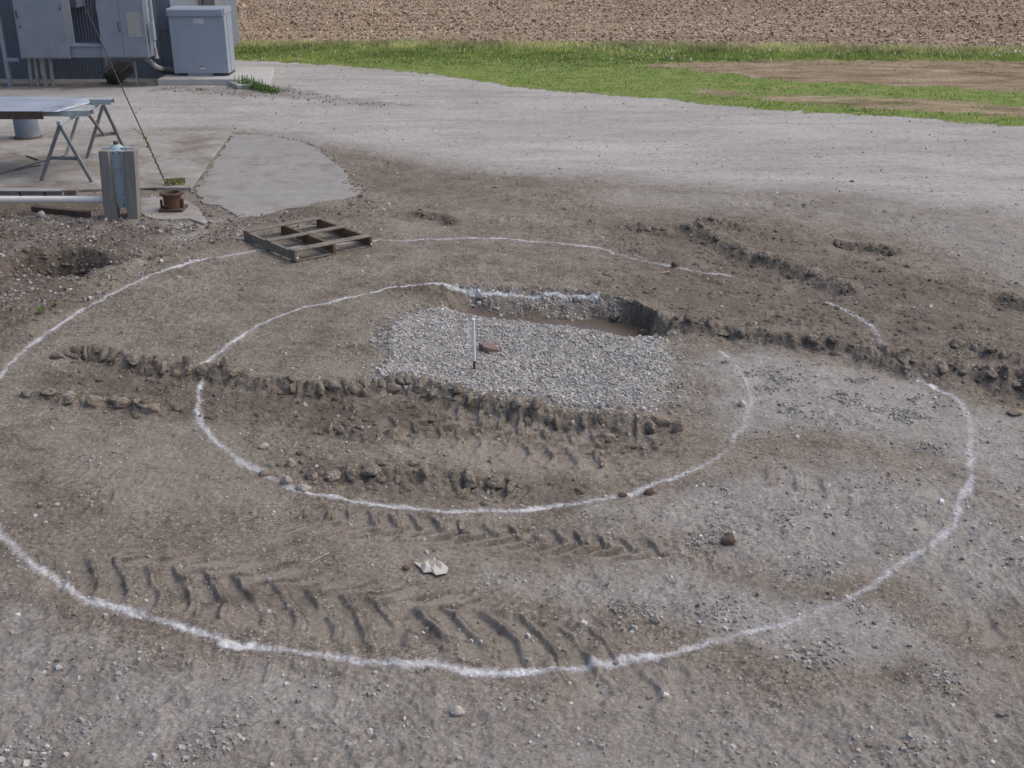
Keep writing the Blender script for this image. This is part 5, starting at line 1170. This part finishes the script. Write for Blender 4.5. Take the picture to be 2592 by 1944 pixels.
# ---- scraps ----
q0 = Vector(G(935, 1226)).to_3d(); z = zat(q0.x, q0.y); m = (q0.y*ct+CH*st)/F_PX*K
bm = bmesh.new(); out = [(-42,8),(-30,2),(-12,14),(4,16),(6,4),(20,6),(34,-6),(32,-16),(10,-20),(-2,-12),(-18,-14),(-26,-4)]
rg = random.Random(4); vv = []
for a in range(3):
    for (x_, y_) in out:
        f_ = (1, .6, .25)[a]; vv.append(bm.verts.new((x_*m*f_, y_*m*f_*2.0, rg.uniform(.006, .045)*(1 if a else .35))))
L_ = len(out)
for a in range(2):
    for i in range(L_): bm.faces.new((vv[a*L_+i], vv[a*L_+(i+1) % L_], vv[(a+1)*L_+(i+1) % L_], vv[(a+1)*L_+i]))
bm.faces.new(vv[2*L_:])
me = bpy.data.meshes.new('plastic_scrap'); bm.to_mesh(me); bm.free(); o = bpy.data.objects.new('plastic_scrap', me); C.objects.link(o); me.materials.append(M_RAG)
o.location = (q0.x, q0.y, z+.004); so = o.modifiers.new('solid', 'SOLIDIFY'); so.thickness = .003
tag(o, 'crumpled dirty white plastic scrap lying inside the outer ring', 'plastic scrap')
for pp, r_, lab in (([(670,1222),(690,1209),(712,1198)], .0035, 'thin pale twig lying left of the plastic scrap'), ([(618,1160),(640,1152),(660,1145)], .003, 'faint thin twig lying below the inner ring'), ([(317,892),(346,882)], .010, 'short pale stick lying between two clods'), ([(1428,592),(1446,589)], .01, 'short straw coloured stick near the far ring')):
    q = [Vector((*G(*u), 0)) for u in pp]; q = [Vector((v.x, v.y, zat(v.x, v.y)+.012)) for v in q]
    tag(MB().tube(q, r_, 6).build('twig', M_STRAW), lab, 'twig')
# ---- weeds by the pad ----
def sprig(D, nleaf, size, label, seed):
    rnd = random.Random(seed); x, y = G(*D); z = zat(x, y); vs = [(x, y, z-.005), (x, y, z+size*.4)]; fs = []
    for i in range(nleaf):
        a = rnd.uniform(0, 6.28); r_ = size*rnd.uniform(.5, 1.2); h_ = size*rnd.uniform(.3, 1.1); w_ = r_*.28; c, s_ = math.cos(a), math.sin(a); k = len(vs)
        vs += [(x+c*r_*.5-s_*w_, y+s_*r_*.5+c*w_, z+h_), (x+c*r_, y+s_*r_, z+h_*.7), (x+c*r_*.5+s_*w_, y+s_*r_*.5-c*w_, z+h_)]; fs.append((1, k, k+1, k+2))
    fs.append((0, 1, 2)); t_ = np.tile(np.array([[.16, .24, .07, 1]]), (len(vs), 1))
    me = bpy.data.meshes.new('weed'); me.from_pydata(vs, [], fs); a_ = me.attributes.new('tint', 'FLOAT_COLOR', 'POINT'); a_.data.foreach_set('color', t_.astype(np.float32).ravel())
    o = bpy.data.objects.new('weed', me); C.objects.link(o); me.materials.append(M_LEAF); tag(o, label, 'weed'); return o
def weed(D0, D1, n_, hh, label, seed):
    rnd = np.random.default_rng(seed); a = Vector((*G(*D0), 0)); b = Vector((*G(*D1), 0)); vs = []; fs = []; cs = []
    for i in range(n_):
        f_ = rnd.random(); c = a.lerp(b, f_)+Vector((rnd.normal(0, .12), rnd.normal(0, .15), 0)); h_ = hh*(1.1-f_*.8)*rnd.uniform(.2, 1)
        an = rnd.uniform(0, 6.28); r_ = rnd.uniform(.02, .045); tl = rnd.uniform(-.6, .6)
        dx = Vector((math.cos(an), math.sin(an), tl))*r_; dy = Vector((-math.sin(an), math.cos(an), rnd.uniform(-.5, .5)))*r_*.6
        c = c+Vector((0, 0, h_)); k = len(vs); vs += [c-dx, c+dy, c+dx, c-dy]; fs.append((k, k+1, k+2, k+3))
        t_ = np.array([(.10,.20,.05),(.15,.26,.07),(.07,.14,.04)][rnd.integers(0, 3)])*rnd.uniform(.7, 1.3); cs += [(*t_, 1)]*4
        if i % 14 == 0:
            k = len(vs); w_ = .006; p = c+Vector((0, 0, .05)); vs += [p*1-Vector((w_, 0, h_+.05)), p-Vector((-w_, 0, h_+.05)), p+Vector((w_, 0, .08)), p+Vector((-w_, 0, .08))]; fs.append((k, k+1, k+2, k+3)); cs += [(.12,.16,.06,1)]*4
    o = make_mesh('weed', np.array(vs), np.array(fs), {'tint': np.array(cs)}, M_LEAF, smooth=False); tag(o, label, 'weed'); return o
weed((522,186), (595,200), 900, .20, 'leafy green weeds growing at the right corner of the transformer pad', 1)
sprig((432,196), 12, .07, 'tiny green weed at the foot of the transformer pad', 2)
sprig((90,676), 16, .07, 'low green weed left of the outer ring in the spoil', 3)
sprig((118,664), 16, .07, 'second green weed in the spoil, nearer the outer ring', 4)
sprig((522,627), 10, .04, 'tiny pale green sprig below the pallet', 5)
sprig((1295,616), 9, .05, 'tiny yellow green sprout behind the gravel pit', 6)
